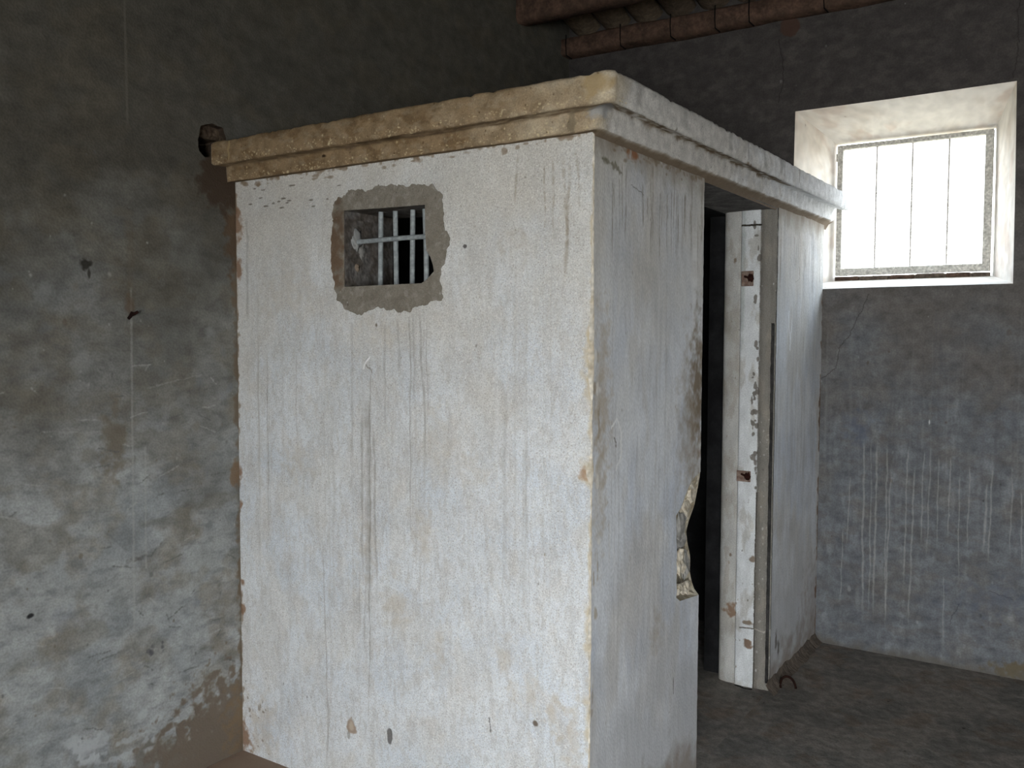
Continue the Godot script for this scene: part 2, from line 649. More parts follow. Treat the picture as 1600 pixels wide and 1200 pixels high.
	block(st, Vector3(ROOM_LEFT - 0.3, 2.20, 0.03), Vector3(ROOM_LEFT - 0.14, 2.318, 0.18), 0.008)
	put("brick", st.commit(), brick_mat, wl)

	# --- back wall with the splayed window opening ---
	p = Paint.new(-1.6, 0.0, 3.0, 3.6, 330, 12)
	p.fill(Color(0.40, 0.41, 0.42))
	p.layer(p.grain(1.6, 5, 1.0, 2.0), 0.45, 0.8, Color(0.38, 0.39, 0.405), 0.75)
	p.layer(p.grain(3.0, 5, 1.0, 2.0), 0.52, 0.85, Color(0.40, 0.385, 0.365), 0.5)
	p.layer(p.grain(9.0, 5, 0.6), 0.54, 0.85, Color(0.33, 0.335, 0.345), 0.5)
	p.layer(p.grain(10.0, 4, 4.0), 0.54, 0.85, Color(0.52, 0.525, 0.53), 0.35)
	p.layer(p.grain(24.0, 4, 1.5), 0.56, 0.85, Color(0.34, 0.34, 0.34), 0.3)
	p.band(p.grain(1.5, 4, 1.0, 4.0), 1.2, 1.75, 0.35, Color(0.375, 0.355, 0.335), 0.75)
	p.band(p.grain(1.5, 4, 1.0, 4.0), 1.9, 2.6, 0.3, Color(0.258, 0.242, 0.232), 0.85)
	p.layer(p.grain(4.0, 4, 0.5, 4.0), 0.56, 0.76, Color(0.36, 0.34, 0.32), 0.3)
	p.vary(p.grain(12.0, 4, 1.0, 2.0), 0.09, 0.5)
	p.vary(p.grain(5.0, 3, 0.5, 2.0), 0.07, 0.8)
	p.vary(p.grain(80.0, 2), 0.08, 0.25)
	p.flecks(120, 0.003, 0.014, 1.8, [Color(0.25, 0.25, 0.25), Color(0.3, 0.26, 0.22), Color(0.6, 0.6, 0.6)], 0.7, -0.3, 1.2, 0.1, 3.4)
	p.flecks(40, 0.02, 0.07, 0.6, [Color(0.34, 0.35, 0.37), Color(0.38, 0.35, 0.32)], 0.35, 0.0, 1.2, 0.3, 1.4)
	p.blot(0.19, 1.14, 0.09, 0.09, Color(0.38, 0.41, 0.47), 0.4, 0.9, 1.0)
	p.blot(0.19, 1.12, 0.03, 0.08, Color(0.28, 0.30, 0.34), 0.35, 0.9, 0.9)
	p.blot(0.85, 0.35, 0.25, 0.10, Color(0.33, 0.36, 0.42), 0.35, 0.9, 1.0)
	p.blot(0.52, 1.19, 0.004, 0.016, Color(0.85, 0.85, 0.84), 0.9, 0.2, 0.5)
	p.blot(0.92, 0.03, 0.12, 0.05, Color(0.36, 0.32, 0.24), 0.8, 0.6, 0.5)
	p.band(p.grain(8.0, 3), 0.05, 0.0, 0.03, Color(0.36, 0.34, 0.31), 0.7)
	var pale := Color(0.60, 0.60, 0.585)
	for a in [[0.22, 1.10, 0.10, 0.012], [0.255, 1.10, 0.12, 0.008], [0.285, 1.08, 0.12, 0.010], [0.33, 1.08, 0.10, 0.008], [0.35, 0.95, 0.10, 0.008], [0.43, 1.08, 0.3, 0.008], [0.46, 0.98, 0.10, 0.010], [0.50, 1.06, 0.55, 0.007], [0.53, 1.08, 0.5, 0.008], [0.565, 1.04, 0.55, 0.006], [0.62, 1.04, 0.6, 0.008], [0.66, 0.95, 0.4, 0.006], [0.70, 1.0, 0.55, 0.006], [0.60, 0.45, 0.08, 0.006], [0.80, 1.0, 0.5, 0.008], [0.78, 0.92, 0.55, 0.012], [0.88, 1.02, 0.55, 0.007], [0.92, 0.9, 0.5, 0.006], [0.13, 0.62, 0.2, 0.006], [0.16, 0.9, 0.5, 0.006]]:
		p.run(a[0], a[1], a[2], a[3], pale, 0.6, rng.randf_range(-0.012, 0.012), 0.3, 0.3)
	for k in 40:
		p.run(rng.randf_range(0.02, 1.1), rng.randf_range(0.9, 1.8), rng.randf_range(0.5, 0.9), rng.randf_range(0.006, 0.02), [Color(0.32, 0.32, 0.33), Color(0.50, 0.50, 0.50)][k % 2], 0.22)
	p.line([Vector2(0.224, 1.82), Vector2(0.20, 1.74), Vector2(0.17, 1.70), Vector2(0.145, 1.62), Vector2(0.09, 1.55), Vector2(0.068, 1.44), Vector2(0.03, 1.40), Vector2(0.0, 1.385)], 0.002, Color(0.18, 0.16, 0.15), 0.45, -1.0, 0.006)
	p.line([Vector2(-0.25, 3.16), Vector2(-0.225, 3.05), Vector2(-0.22, 2.95), Vector2(-0.245, 2.83)], 0.002, Color(0.12, 0.11, 0.10), 0.45, -1.0, 0.006)
	p.line([Vector2(0.83, 2.79), Vector2(0.85, 2.95), Vector2(0.84, 3.1), Vector2(0.87, 3.2)], 0.002, Color(0.15, 0.14, 0.13), 0.45, -1.0, 0.006)
	p.line([Vector2(0.639, 0.211), Vector2(0.67, 0.32)], 0.002, Color(0.24, 0.24, 0.25), 0.5, -0.5)
	p.line([Vector2(0.80, 0.40), Vector2(0.90, 0.37)], 0.002, Color(0.25, 0.25, 0.27), 0.5, -0.5)
	p.blot(-0.195, 3.215, 0.055, 0.055, Color(0.30, 0.22, 0.18), 0.8, 0.15, 0.15, -1.0)
	var back_mat := p.finish(0.93, 0.2)
	# whitewash of the window's splays
	var q := Paint.new(-0.3, 1.7, 1.4, 1.3, 300, 13)
	q.fill(Color(0.86, 0.84, 0.81))
	q.layer(q.grain(4.0, 4, 1.0, 2.0), 0.5, 0.8, Color(0.77, 0.73, 0.68), 0.5)
	q.layer(q.grain(7.0, 4, 1.0, 2.0), 0.58, 0.8, Color(0.72, 0.63, 0.57), 0.3)
	q.vary(q.grain(20.0, 3), 0.05, 0.6)
	q.flecks(50, 0.003, 0.012, 1.3, [Color(0.4, 0.36, 0.32), Color(0.55, 0.48, 0.42)], 0.7)
	var splay_mat := q.finish(0.9, 0.3)
	var opening := PackedVector2Array([Vector2(-0.16, 1.849), Vector2(0.30, 1.852), Vector2(0.857, 1.852), Vector2(0.853, 2.3), Vector2(0.846, 2.776), Vector2(0.3, 2.772), Vector2(-0.158, 2.774), Vector2(-0.162, 2.3)])
	var opening_out := PackedVector2Array([Vector2(-0.034, 1.918), Vector2(0.30, 1.918), Vector2(0.734, 1.918), Vector2(0.733, 2.3), Vector2(0.730, 2.652), Vector2(0.3, 2.655), Vector2(-0.034, 2.657), Vector2(-0.034, 2.3)])
	var back_xf := Transform3D(Basis(), Vector3(0, 0, ROOM_BACK))
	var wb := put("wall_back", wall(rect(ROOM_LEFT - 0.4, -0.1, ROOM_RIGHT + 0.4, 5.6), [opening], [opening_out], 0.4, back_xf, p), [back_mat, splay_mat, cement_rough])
	structure(wb, "cracked grey cement end wall with pale drip runs, dark above, pierced by the window")

	# --- floor: dark trodden cement ---
	p = Paint.new(0.0, 0.0, 3.2, 3.2, 320, 14)
	p.fill(Color(0.52, 0.495, 0.465))
	p.layer(p.grain(2.0, 4, 1.0, 4.0), 0.45, 0.72, Color(0.43, 0.42, 0.40), 0.7)
	p.layer(p.grain(5.0, 4, 0.6, 2.0), 0.56, 0.8, Color(0.56, 0.54, 0.51), 0.5)
	p.layer(p.grain(3.0, 4, 1.0, 2.0), 0.6, 0.8, Color(0.47, 0.40, 0.34), 0.4)
	p.vary(p.grain(14.0, 4), 0.12, 0.8)
	p.vary(p.grain(90.0, 2), 0.1, 0.3)
	p.flecks(260, 0.003, 0.012, 1.5, [Color(0.24, 0.23, 0.21), Color(0.55, 0.53, 0.49)], 0.7)
	for k in 50:
		var a := Vector2(rng.randf_range(0, 3.2), rng.randf_range(0, 3.2))
		p.line([a, a + Vector2(rng.randf_range(-0.2, 0.2), rng.randf_range(-0.1, 0.1)), a + Vector2(rng.randf_range(-0.35, 0.35), rng.randf_range(-0.2, 0.2))], 0.004, Color(0.58, 0.56, 0.52), 0.3)
	p.blot(1.80, 3.05, 0.5, 0.4, Color(0.62, 0.53, 0.46), 0.85, 0.4, 0.5)  # brown floor patch, lightened in the paint as if better lit
	p.line([Vector2(-0.15 + 3.2, 1.69), Vector2(-0.11 + 3.2, 1.675), Vector2(-0.075 + 3.2, 1.685)], 0.008, Color(0.10, 0.09, 0.08), 0.9, -1.0)
	p.line([Vector2(3.13, 1.665), Vector2(3.19, 1.655)], 0.003, Color(0.60, 0.57, 0.53), 0.5)
	p.line([Vector2(0.0, 1.655), Vector2(0.06, 1.66)], 0.003, Color(0.60, 0.57, 0.53), 0.5)
	var floor_mat := p.finish(0.88, 0.1, 0.3)
	var floor_xf := Transform3D(Basis(Vector3(1, 0, 0), Vector3(0, 0, -1), Vector3.UP), Vector3.ZERO)
	var fl := put("floor", wall(rect(ROOM_LEFT - 0.4, -ROOM_FRONT - 0.4, ROOM_RIGHT + 0.4, -ROOM_BACK + 0.4), [], [], 0.2, floor_xf, p), [floor_mat, cement_rough])
	structure(fl, "dark worn cement floor of the room")

	# --- the two walls behind the camera, one with the doorway that lets the daylight in ---
	var far_mat := mottled(Color(0.48, 0.47, 0.45), Color(0.36, 0.34, 0.31), 3.0, 0.95, 0.3, 15)
	var right_xf := Transform3D(Basis(Vector3(0, 0, 1), Vector3.UP, Vector3(-1, 0, 0)), Vector3(ROOM_RIGHT, 0, 0))
	structure(put("wall_right", wall(rect(ROOM_BACK - 0.4, -0.1, ROOM_FRONT + 0.4, 5.6), [], [], 0.4, right_xf, p), far_mat), "bare cement wall on the window side of the room")
	var front_xf := Transform3D(Basis(Vector3(-1, 0, 0), Vector3.UP, Vector3(0, 0, -1)), Vector3(0, 0, ROOM_FRONT))
	var doorway := rect(-3.15, 0.0, -1.65, 2.12)
	structure(put("wall_front", wall(rect(-ROOM_RIGHT - 0.4, -0.1, -ROOM_LEFT + 0.4, 5.6), [doorway], [doorway], 0.35, front_xf, p), far_mat), "cement wall with the open doorway behind the viewer")
	var earth := mottled(Color(0.66, 0.61, 0.53), Color(0.56, 0.52, 0.44), 1.0, 0.95, 1.0, 16)
	st = start()
	block(st, Vector3(-40, -0.6, -40), Vector3(40, -0.21, 40), 0.01)
	structure(put("ground", st.commit(), earth), "bare earth ground outside the building")


# =====================================================================================
# the window: a steel frame with upright bars, bedded on bricks
# =====================================================================================
func build_window() -> void:
	var steel := mottled(Color(0.74, 0.73, 0.70), Color(0.66, 0.65, 0.62), 20.0, 0.6, 0.05, 31)
	var win := thing("window_1")
	structure(win, "high splayed window with a grey steel frame, thin upright bars and white sky beyond")
	var zf := ROOM_BACK - 0.37
	var x0 := -0.026
	var x1 := 0.728
	var y0 := 1.938
	var y1 := 2.646
	var rails := [[x0, y0, x0 + 0.030, y1], [x1 - 0.038, y0, x1, y1], [x0, y1 - 0.024, x1, y1], [x0, y0, x1, y0 + 0.040]]
	for k in 4:
		var r = rails[k]
		var st := start()
		block(st, Vector3(r[0], r[1], zf - 0.02), Vector3(r[2], r[3], zf + 0.016 - 0.001 * k), 0.003)
		put(["stile", "stile", "rail", "rail"][k], st.commit(), steel, win)
	for x in [0.174, 0.351, 0.525]:
		var st := start()
		bar(st, [Vector3(x, y0 + 0.03, zf - 0.004), Vector3(x, y1 - 0.015, zf - 0.004)], 0.005, 10)
		put("bar", st.commit(), steel, win)
	var st2 := start()
	bar(st2, [Vector3(x0 + 0.002, 2.56, zf + 0.018), Vector3(x0 + 0.002, 2.60, zf + 0.018)], 0.007, 10)
	put("hinge", st2.commit(), steel, win)
	var brick_mats := [mottled(Color(0.36, 0.29, 0.25), Color(0.28, 0.23, 0.2), 14.0, 0.95, 0.3, 32), mottled(Color(0.40, 0.36, 0.32), Color(0.32, 0.28, 0.25), 14.0, 0.95, 0.3, 33)]
	st2 = start()
	block(st2, Vector3(x0, 1.905, zf - 0.028), Vector3(x1, 1.934, zf - 0.004), 0.002)
	put("bedding_mortar", st2.commit(), plain(Color(0.42, 0.38, 0.34), 0.95), win)
	var x := x0 - 0.004
	var k := 0
	while x < x1 - 0.05:
		var wide := rng.randf_range(0.10, 0.15)
		var st := start()
		block(st, Vector3(x, 1.908, zf - 0.03), Vector3(minf(x + wide - 0.008, x1), 1.9365 - rng.randf_range(0.0, 0.003), zf + 0.010 - rng.randf_range(0.0, 0.006)), 0.003)
		put("brick", st.commit(), brick_mats[k % 2], win)
		x += wide
		k += 1


# =====================================================================================
# the roof: two old timbers and the country tiles that rest on them
# =====================================================================================
func build_roof() -> void:
	var timber := mottled(Color(0.36, 0.28, 0.235), Color(0.29, 0.23, 0.19), 9.0, 0.85, 0.15, 41)
	var iron := plain(Color(0.06, 0.05, 0.045), 0.7, 0.3)
	var tile_mats := [mottled(Color(0.40, 0.35, 0.29), Color(0.33, 0.28, 0.23), 8.0, 0.95, 0.15, 42), mottled(Color(0.37, 0.32, 0.27), Color(0.30, 0.26, 0.21), 8.0, 0.95, 0.15, 43)]
	# wall plate: a rough squared timber laid on the back wall's face, sinking slightly to the right
	var plate := thing("wall_plate")
	put("beam", timber_mesh(ROOM_LEFT + 0.0, ROOM_RIGHT, 3.262, 0.105, ROOM_BACK - 0.05, 0.145, -0.012, 51), timber, plate)
	for x in [-1.48, -1.125, -0.82, -0.565, -0.38, 0.0]:
		var y: float = 3.262 - 0.012 * (x - ROOM_LEFT)
		var st := start()
		var zf := ROOM_BACK + 0.098
		bar(st, [Vector3(x, y + 0.115, zf), Vector3(x, y + 0.05, zf + 0.004), Vector3(x + 0.002, y - 0.004, zf), Vector3(x + 0.012, y - 0.014, zf - 0.045)], 0.0035, 8)
		put("tie_wire", st.commit(), iron, plate)
	tag(plate, "long red-brown roof timber lying along the top of the back wall, tied with black wires", "roof beam")
	var purlin := thing("purlin")
	put("beam", timber_mesh(ROOM_LEFT - 0.06, ROOM_RIGHT + 0.06, 3.318, 0.15, -2.03, 0.12, -0.006, 52), timber, purlin)
	tag(purlin, "dark squared roof timber let into the side wall, in front of the curved tiles", "roof beam")
	# ceiling: the closed roof above the tiles
	var slope := 0.235
	var c := put("ceiling", roof_slab(slope), mottled(Color(0.22, 0.18, 0.14), Color(0.16, 0.13, 0.1), 5.0, 0.95, 0.4, 44))
	structure(c, "dark underside of the sloping roof, with curved clay tiles near the back wall")
	var meshes := [tile_mesh(61), tile_mesh(62), tile_mesh(63)]
	var k := 0
	for course in 3:
		var z := -2.46 + course * 0.36
		var x := ROOM_LEFT + 0.12
		while x < ROOM_RIGHT - 0.1:
			var t := put("roof_tile", meshes[k % 3], tile_mats[(k * 7 / 3) % 2], c)
			t.position = Vector3(x, 3.415 + (z + 2.46) * slope + rng.randf_range(0, 0.006), z)
			t.rotation = Vector3(-atan(slope) - 0.04, rng.randf_range(-0.02, 0.02), 0)
			x += 0.198
			k += 1


func timber_mesh(xa: float, xb: float, y: float, high: float, z: float, deep: float, sink: float, seed_value: int) -> ArrayMesh:
	noise.seed = seed_value
	noise.frequency = 1.0
	var b := 0.014
	var prof := [Vector2(0, b), Vector2(b, 0), Vector2(deep - b, 0), Vector2(deep, b), Vector2(deep, high - b), Vector2(deep - b, high), Vector2(b, high), Vector2(0, high - b), Vector2(0, b)]
	var rows: Array = []
	var uvs: Array = []
	var n := int((xb - xa) / 0.06)
	for k in n + 1:
		var x := lerpf(xa, xb, float(k) / n)
		var row := PackedVector3Array()
		var uv := PackedVector2Array()
		for j in prof.size():
			var q: Vector2 = prof[j]
			var jj := j % (prof.size() - 1)
			row.append(Vector3(x, y + q.y + sink * (x - xa) + noise.get_noise_2d(x * 2.5, jj * 3.0) * 0.012, z + q.x + noise.get_noise_2d(x * 2.5, jj * 3.0 + 40.0) * 0.010))
			uv.append(Vector2(x, j * 0.1))
		rows.append(row)
		uvs.append(uv)
	var st := skin(rows, uvs)
	st.generate_normals()
	for e in [0, n]:
		for j in range(1, prof.size() - 2):
			tri(st, rows[e][0], rows[e][j], rows[e][j + 1], Vector3(-1 if e == 0 else 1, 0, 0))
	return st.commit()


# a half-round country tile, hollow side up, running up the slope
func tile_mesh(seed_value: int) -> ArrayMesh:
	noise.seed = seed_value
	noise.frequency = 1.0
	var rows: Array = []
	var uvs: Array = []
	for r in 7:
		var row := PackedVector3Array()
		var uv := PackedVector2Array()
		var z := lerpf(0.21, -0.21, r / 6.0)
		var half := lerpf(0.098, 0.088, r / 6.0)
		for k in 13:
			var a := lerpf(-1.2, 1.2, k / 12.0)
			row.append(Vector3(sin(a) / sin(1.2) * half, -cos(a) * 0.075 + 0.045 + noise.get_noise_2d(z * 6.0, a * 2.0) * 0.004, z))
			uv.append(Vector2(k / 12.0, r / 6.0))
		for k in 13:
			var a := lerpf(1.2, -1.2, k / 12.0)
			row.append(Vector3(sin(a) / sin(1.2) * (half - 0.012), -cos(a) * 0.065 + 0.047, z))
			uv.append(Vector2(k / 12.0, r / 6.0))
		row.append(row[0])
		uv.append(uv[0])
		rows.append(row)
		uvs.append(uv)
	var st := skin(rows, uvs)
	st.generate_normals()
	for e in [0, 6]:
		var n := Vector3(0, 0, 1 if e == 0 else -1)
		for k in 12:
			quad(st, rows[e][k], rows[e][k + 1], rows[e][24 - k], rows[e][25 - k], n)
	return st.commit()


func roof_slab(slope: float) -> ArrayMesh:
	var st := start()
	var z0 := ROOM_BACK - 0.5
	var z1 := ROOM_FRONT + 0.5
	var y0 := 3.51 + (z0 + 2.46) * slope
	var y1 := 3.51 + (z1 + 2.46) * slope
	var xa := ROOM_LEFT - 0.45
	var xb := ROOM_RIGHT + 0.45
	var n := Vector3(0, 1, -slope).normalized()
	var t := Vector3(0, 0.12, 0)
	var p := [Vector3(xa, y0, z0), Vector3(xb, y0, z0), Vector3(xb, y1, z1), Vector3(xa, y1, z1)]
	quad(st, p[0], p[1], p[2], p[3], -n)
	quad(st, p[0] + t, p[1] + t, p[2] + t, p[3] + t, n)
	quad(st, p[0], p[1], p[1] + t, p[0] + t, Vector3(0, 0, -1))
	quad(st, p[2], p[3], p[3] + t, p[2] + t, Vector3(0, 0, 1))
	quad(st, p[1], p[2], p[2] + t, p[1] + t, Vector3(1, 0, 0))
	quad(st, p[3], p[0], p[0] + t, p[3] + t, Vector3(-1, 0, 0))
	return st.commit()


# =====================================================================================
# the cell
# =====================================================================================
func corner_back(y: float, side: float) -> float:
	# how far the worn arris of the cell's outer corner has been rubbed back at this height, on the front (side 0) or the door side (1)
	noise.seed = 71
	noise.frequency = 1.0
	noise.fractal_octaves = 3
	var d := 0.006 + 0.004 * noise.get_noise_2d(y * 18.0, side * 9.0) + 0.003 * noise.get_noise_2d(y * 70.0, side * 9.0 + 4.0)
	d += (0.018 + 0.010 * noise.get_noise_1d(y * 30.0)) * exp(-pow((y - 1.53) / 0.09, 2.0)) * (1.0 - 0.45 * side)
	d += 0.022 * exp(-pow((y - 1.215) / 0.035, 2.0)) * (1.0 - 0.4 * side)
	d += 0.008 * exp(-pow((y - 0.74) / 0.10, 2.0)) * (1.0 - 0.5 * side)
	d += 0.006 * exp(-pow((y - 1.68) / 0.10, 2.0))
	d -= 0.006 * (exp(-pow((y - 1.41) / 0.02, 2.0)) + exp(-pow((y - 1.355) / 0.015, 2.0)))
	return maxf(d * 0.62, 0.002)


func build_cell() -> void:
	var cell := thing("cell")
	tag(cell, "whitewashed masonry cell in the room corner, with barred vent and open doorway", "cell")

	# ---------------- paint: front face ----------------
	var p := Paint.new(ROOM_LEFT, 0.0, 1.52, 2.2, 560, 21)
	p.fill(Color(0.812, 0.822, 0.826))
	p.layer(p.grain(2.2, 4, 1.0, 4.0), 0.45, 0.78, Color(0.785, 0.806, 0.825), 0.75)
	p.layer(p.grain(2.6, 4, 1.4, 4.0), 0.52, 0.8, Color(0.785, 0.765, 0.73), 0.35)
	p.layer(p.grain(7.0, 4, 1.5, 2.0), 0.58, 0.82, Color(0.75, 0.71, 0.66), 0.2)
	p.layer(p.grain(10.0, 4, 5.0, 2.0), 0.56, 0.85, Color(0.70, 0.695, 0.685), 0.35)
	p.layer(p.grain(26.0, 4, 3.0), 0.54, 0.8, Color(0.70, 0.685, 0.66), 0.35)
	p.band(p.grain(2.0, 4, 1.0, 4.0), 1.2, 2.2, 0.4, Color(0.755, 0.735, 0.695), 0.8)  # warmer tone painted towards the top, in place of warm bounce light
	p.vary(p.grain(3.5, 3, 1.0, 4.0), 0.035, 0.8)
	p.vary(p.grain(30.0, 3), 0.035, 0.35)
	p.vary(p.grain(150.0, 1), 0.05, 0.25)
	p.layer(p.grain(110.0, 2), 0.72, 0.86, Color(0.56, 0.53, 0.49), 0.55, -0.35)
	p.layer(p.grain(95.0, 2), 0.74, 0.88, Color(0.93, 0.92, 0.89), 0.6, 0.35)
	p.flecks(260, 0.0010, 0.0035, 2.2, [Color(0.45, 0.42, 0.38), Color(0.55, 0.5, 0.44)], 0.7, -99, 99, -99, 99, -0.8)
	# warm stains
	for a in [[-0.732, 0.694, 0.06, 0.09, 0.5], [-1.214, 1.15, 0.10, 0.07, 0.35], [-0.20, 0.52, 0.08, 0.06, 0.45], [-0.122, 0.47, 0.05, 0.06, 0.55], [-0.62, 0.95, 0.05, 0.10, 0.4], [-0.86, 0.85, 0.06, 0.14, 0.4], [-1.42, 0.12, 0.10, 0.14, 0.5], [-0.80, 1.62, 0.12, 0.06, 0.35], [-0.42, 1.18, 0.09, 0.06, 0.3], [-0.55, 1.28, 0.07, 0.10, 0.3], [-0.30, 0.60, 0.04, 0.08, 0.4], [-1.25, 1.75, 0.14, 0.10, 0.3], [-0.55, 0.56, 0.03, 0.10, 0.4], [-0.05, 0.42, 0.05, 0.12, 0.5]]:
		p.blot(a[0], a[1], a[2], a[3], Color(0.70, 0.64, 0.55), a[4] * 0.65, 0.9, 1.0)
	# runs of dirt under the vent and elsewhere
	var dirt := Color(0.56, 0.54, 0.51)
	for a in [[-0.846, 1.55, 0.20, 0.007, 0.65, -0.012], [-0.857, 1.40, 0.62, 0.030, 0.50, -0.005], [-0.885, 1.35, 0.75, 0.012, 0.5, 0.0], [-0.830, 1.30, 0.70, 0.012, 0.5, 0.01], [-0.672, 1.69, 0.88, 0.006, 0.6, 0.0], [-0.632, 1.68, 1.15, 0.010, 0.5, 0.03], [-0.600, 1.66, 1.30, 0.006, 0.4, 0.0], [-0.655, 1.68, 1.35, 0.008, 0.4, 0.0], [-1.352, 1.55, 0.78, 0.005, 0.6, -0.004], [-1.074, 0.85, 0.06, 0.006, 0.55, 0.02], [-0.875, 0.76, 0.50, 0.008, 0.4, 0.0], [-0.90, 0.8, 0.62, 0.008, 0.4, 0.0], [-0.78, 1.65, 1.25, 0.012, 0.35, 0.0], [-0.93, 1.66, 1.1, 0.014, 0.3, 0.0], [-0.72, 1.66, 1.45, 0.014, 0.35, 0.0], [-1.455, 2.05, 1.6, 0.014, 0.4, 0.0], [-1.40, 1.6, 1.1, 0.01, 0.3, 0.0], [-1.20, 1.55, 1.2, 0.007, 0.3, 0.0], [-0.30, 1.45, 0.85, 0.02, 0.25, 0.0], [-0.22, 1.3, 0.95, 0.012, 0.3, 0.0], [-1.045, 0.28, 0.06, 0.012, 0.4, -0.02], [-0.12, 0.37, 0.22, 0.006, 0.4, 0.0]]:
		p.run(a[0], a[1], a[2], a[3], dirt, a[4], a[5], -0.5)
	for k in 60:
		p.run(rng.randf_range(-1.48, -0.03), rng.randf_range(0.9, 2.1), rng.randf_range(0.3, 0.9), rng.randf_range(0.004, 0.014), [Color(0.62, 0.60, 0.56), Color(0.86, 0.86, 0.85)][k % 2], 0.16)
	for a in [[-0.10, 2.13, 1.80, 0.012], [-0.078, 2.10, 1.72, 0.014], [-0.135, 2.12, 1.86, 0.010], [-0.165, 2.1, 1.9, 0.008], [-0.06, 2.13, 1.95, 0.008], [-0.25, 2.14, 1.98, 0.010]]:
		p.run(a[0], a[1], a[2], a[3], Color(0.56, 0.51, 0.44), 0.4, rng.randf_range(-0.02, 0.02), -0.5, 0.7)
	# brown crust under the moulding and along the joint with the wall
	for k in 70:
		p.blot(rng.randf_range(-1.5, -0.02), 2.175 - rng.randf() * rng.randf() * 0.03, rng.randf_range(0.004, 0.022), rng.randf_range(0.003, 0.010), Color(0.48, 0.41, 0.33), 0.6, 0.9, 0.6, 0.5)
	for k in 16:
		p.blot(rng.randf_range(-1.48, -0.9), rng.randf_range(2.05, 2.14), rng.randf_range(0.006, 0.016), 0.003, Color(0.36, 0.33, 0.29), 0.7, 0.6, 0.5, -0.6)
	for k in 44:
		var y := rng.randf_range(0.05, 2.15)
		p.blot(ROOM_LEFT, y, rng.randf_range(0.004, 0.014), rng.randf_range(0.01, 0.04), Color(0.50, 0.44, 0.37), 0.65, 0.7, 0.5, 0.5)
	for a in [[1.08, 0.022, 0.03], [0.955, 0.014, 0.02], [0.66, 0.022, 0.02], [0.56, 0.025, 0.025], [2.02, 0.03, 0.08], [1.85, 0.025, 0.05], [0.05, 0.05, 0.07]]:
		p.blot(ROOM_LEFT + 0.008, a[0], a[1], a[2], Color(0.49, 0.37, 0.28), 0.75, 0.6, 0.5, 0.8)
	for k in 24:
		p.blot(rng.randf_range(-1.5, -1.36), rng.randf_range(0.02, 0.22), rng.randf_range(0.002, 0.006), rng.randf_range(0.002, 0.007), Color(0.50, 0.46, 0.41), 0.6, 0.6, 0.5, -0.5)
	# single marks
	p.blot(-0.448, 1.88, 0.008, 0.006, Color(0.32, 0.31, 0.30), 0.85, 0.6, 0.4, -1.5)
	p.blot(-0.816, 1.637, 0.007, 0.011, Color(0.40, 0.36, 0.31), 0.8, 0.5, 0.4, -1.0)
	p.line([Vector2(-0.875, 1.49), Vector2(-0.868, 1.51), Vector2(-0.845, 1.53)], 0.006, Color(0.90, 0.90, 0.89), 0.4, 0.6)
	p.line([Vector2(-0.865, 1.505), Vector2(-0.845, 1.495), Vector2(-0.838, 1.475)], 0.003, Color(0.58, 0.56, 0.53), 0.4, -0.5)
	p.blot(-0.940, 0.235, 0.022, 0.030, Color(0.55, 0.46, 0.38), 0.75, 0.4, 0.3, -0.8)
	p.blot(-0.940, 0.240, 0.014, 0.020, Color(0.74, 0.68, 0.60), 0.7, 0.5, 0.4, 0.6)
	p.blot(-0.955, 0.20, 0.010, 0.016, Color(0.53, 0.51, 0.48), 0.6, 0.4, 0.4)
	p.blot(-0.766, 0.245, 0.013, 0.032, Color(0.42, 0.41, 0.40), 0.9, 0.25, 0.2, -1.5)
	p.blot(-0.185, 0.435, 0.010, 0.008, Color(0.36, 0.31, 0.26), 0.8, 0.6, 0.5, -0.6)
	p.line([Vector2(-0.355, 0.41), Vector2(-0.350, 0.365)], 0.002, Color(0.45, 0.44, 0.43), 0.7, -0.6, 0.001)
	for k in 12:
		p.blot(-0.275 + 0.045 * cos(k * 0.55), 1.885 + 0.03 * sin(k * 0.55 + 2.8), 0.014, 0.012, Color(0.66, 0.62, 0.56), 0.25, 0.8, 1.0)
	p.flecks(14, 0.002, 0.006, 2.5, [Color(0.50, 0.49, 0.48)], 0.8, -1.5, -1.0, 0.1, 0.35, -0.8)
	p.flecks(8, 0.002, 0.005, 1.5, [Color(0.46, 0.42, 0.37)], 0.8, -0.9, -0.1, 1.9, 2.12, -0.8)
	# tan plaster laid bare along the outer corner
	for a in [[1.62, 0.014, 0.10], [1.50, 0.030, 0.10], [1.56, 0.024, 0.08], [1.34, 0.012, 0.05], [1.215, 0.040, 0.045], [0.95, 0.008, 0.2], [0.75, 0.020, 0.10], [0.5, 0.02, 0.12], [1.85, 0.008, 0.16], [1.44, 0.02, 0.05]]:
		p.blot(-0.004, a[0], a[1], a[2], Color(0.74, 0.68, 0.57), 0.7, 0.6, 0.7, -0.5)
	p.blot(-0.028, 1.21, 0.018, 0.022, Color(0.60, 0.47, 0.36), 0.7, 0.6, 0.6)
	var front_mat := p.finish(0.92, 0.16, 0.2)

	# ---------------- front wall, with the vent ----------------
	var cement := Paint.new(-1.1, 1.6, 0.7, 0.6, 560, 22)
	cement.fill(Color(0.505, 0.48, 0.435))
	cement.layer(cement.grain(9.0, 4), 0.5, 0.8, Color(0.46, 0.43, 0.385), 0.7)
	cement.layer(cement.grain(14.0, 4), 0.6, 0.8, Color(0.60, 0.58, 0.54), 0.5)
	cement.vary(cement.grain(40.0, 3), 0.05, 0.5)
	cement.vary(cement.grain(150.0, 1), 0.06, 0.25)
	cement.blot(-1.0, 1.90, 0.05, 0.16, Color(0.40, 0.31, 0.235), 0.7, 0.5, 0.6)
	cement.blot(-0.98, 2.0, 0.04, 0.10, Color(0.37, 0.31, 0.25), 0.5, 0.5, 0.6)
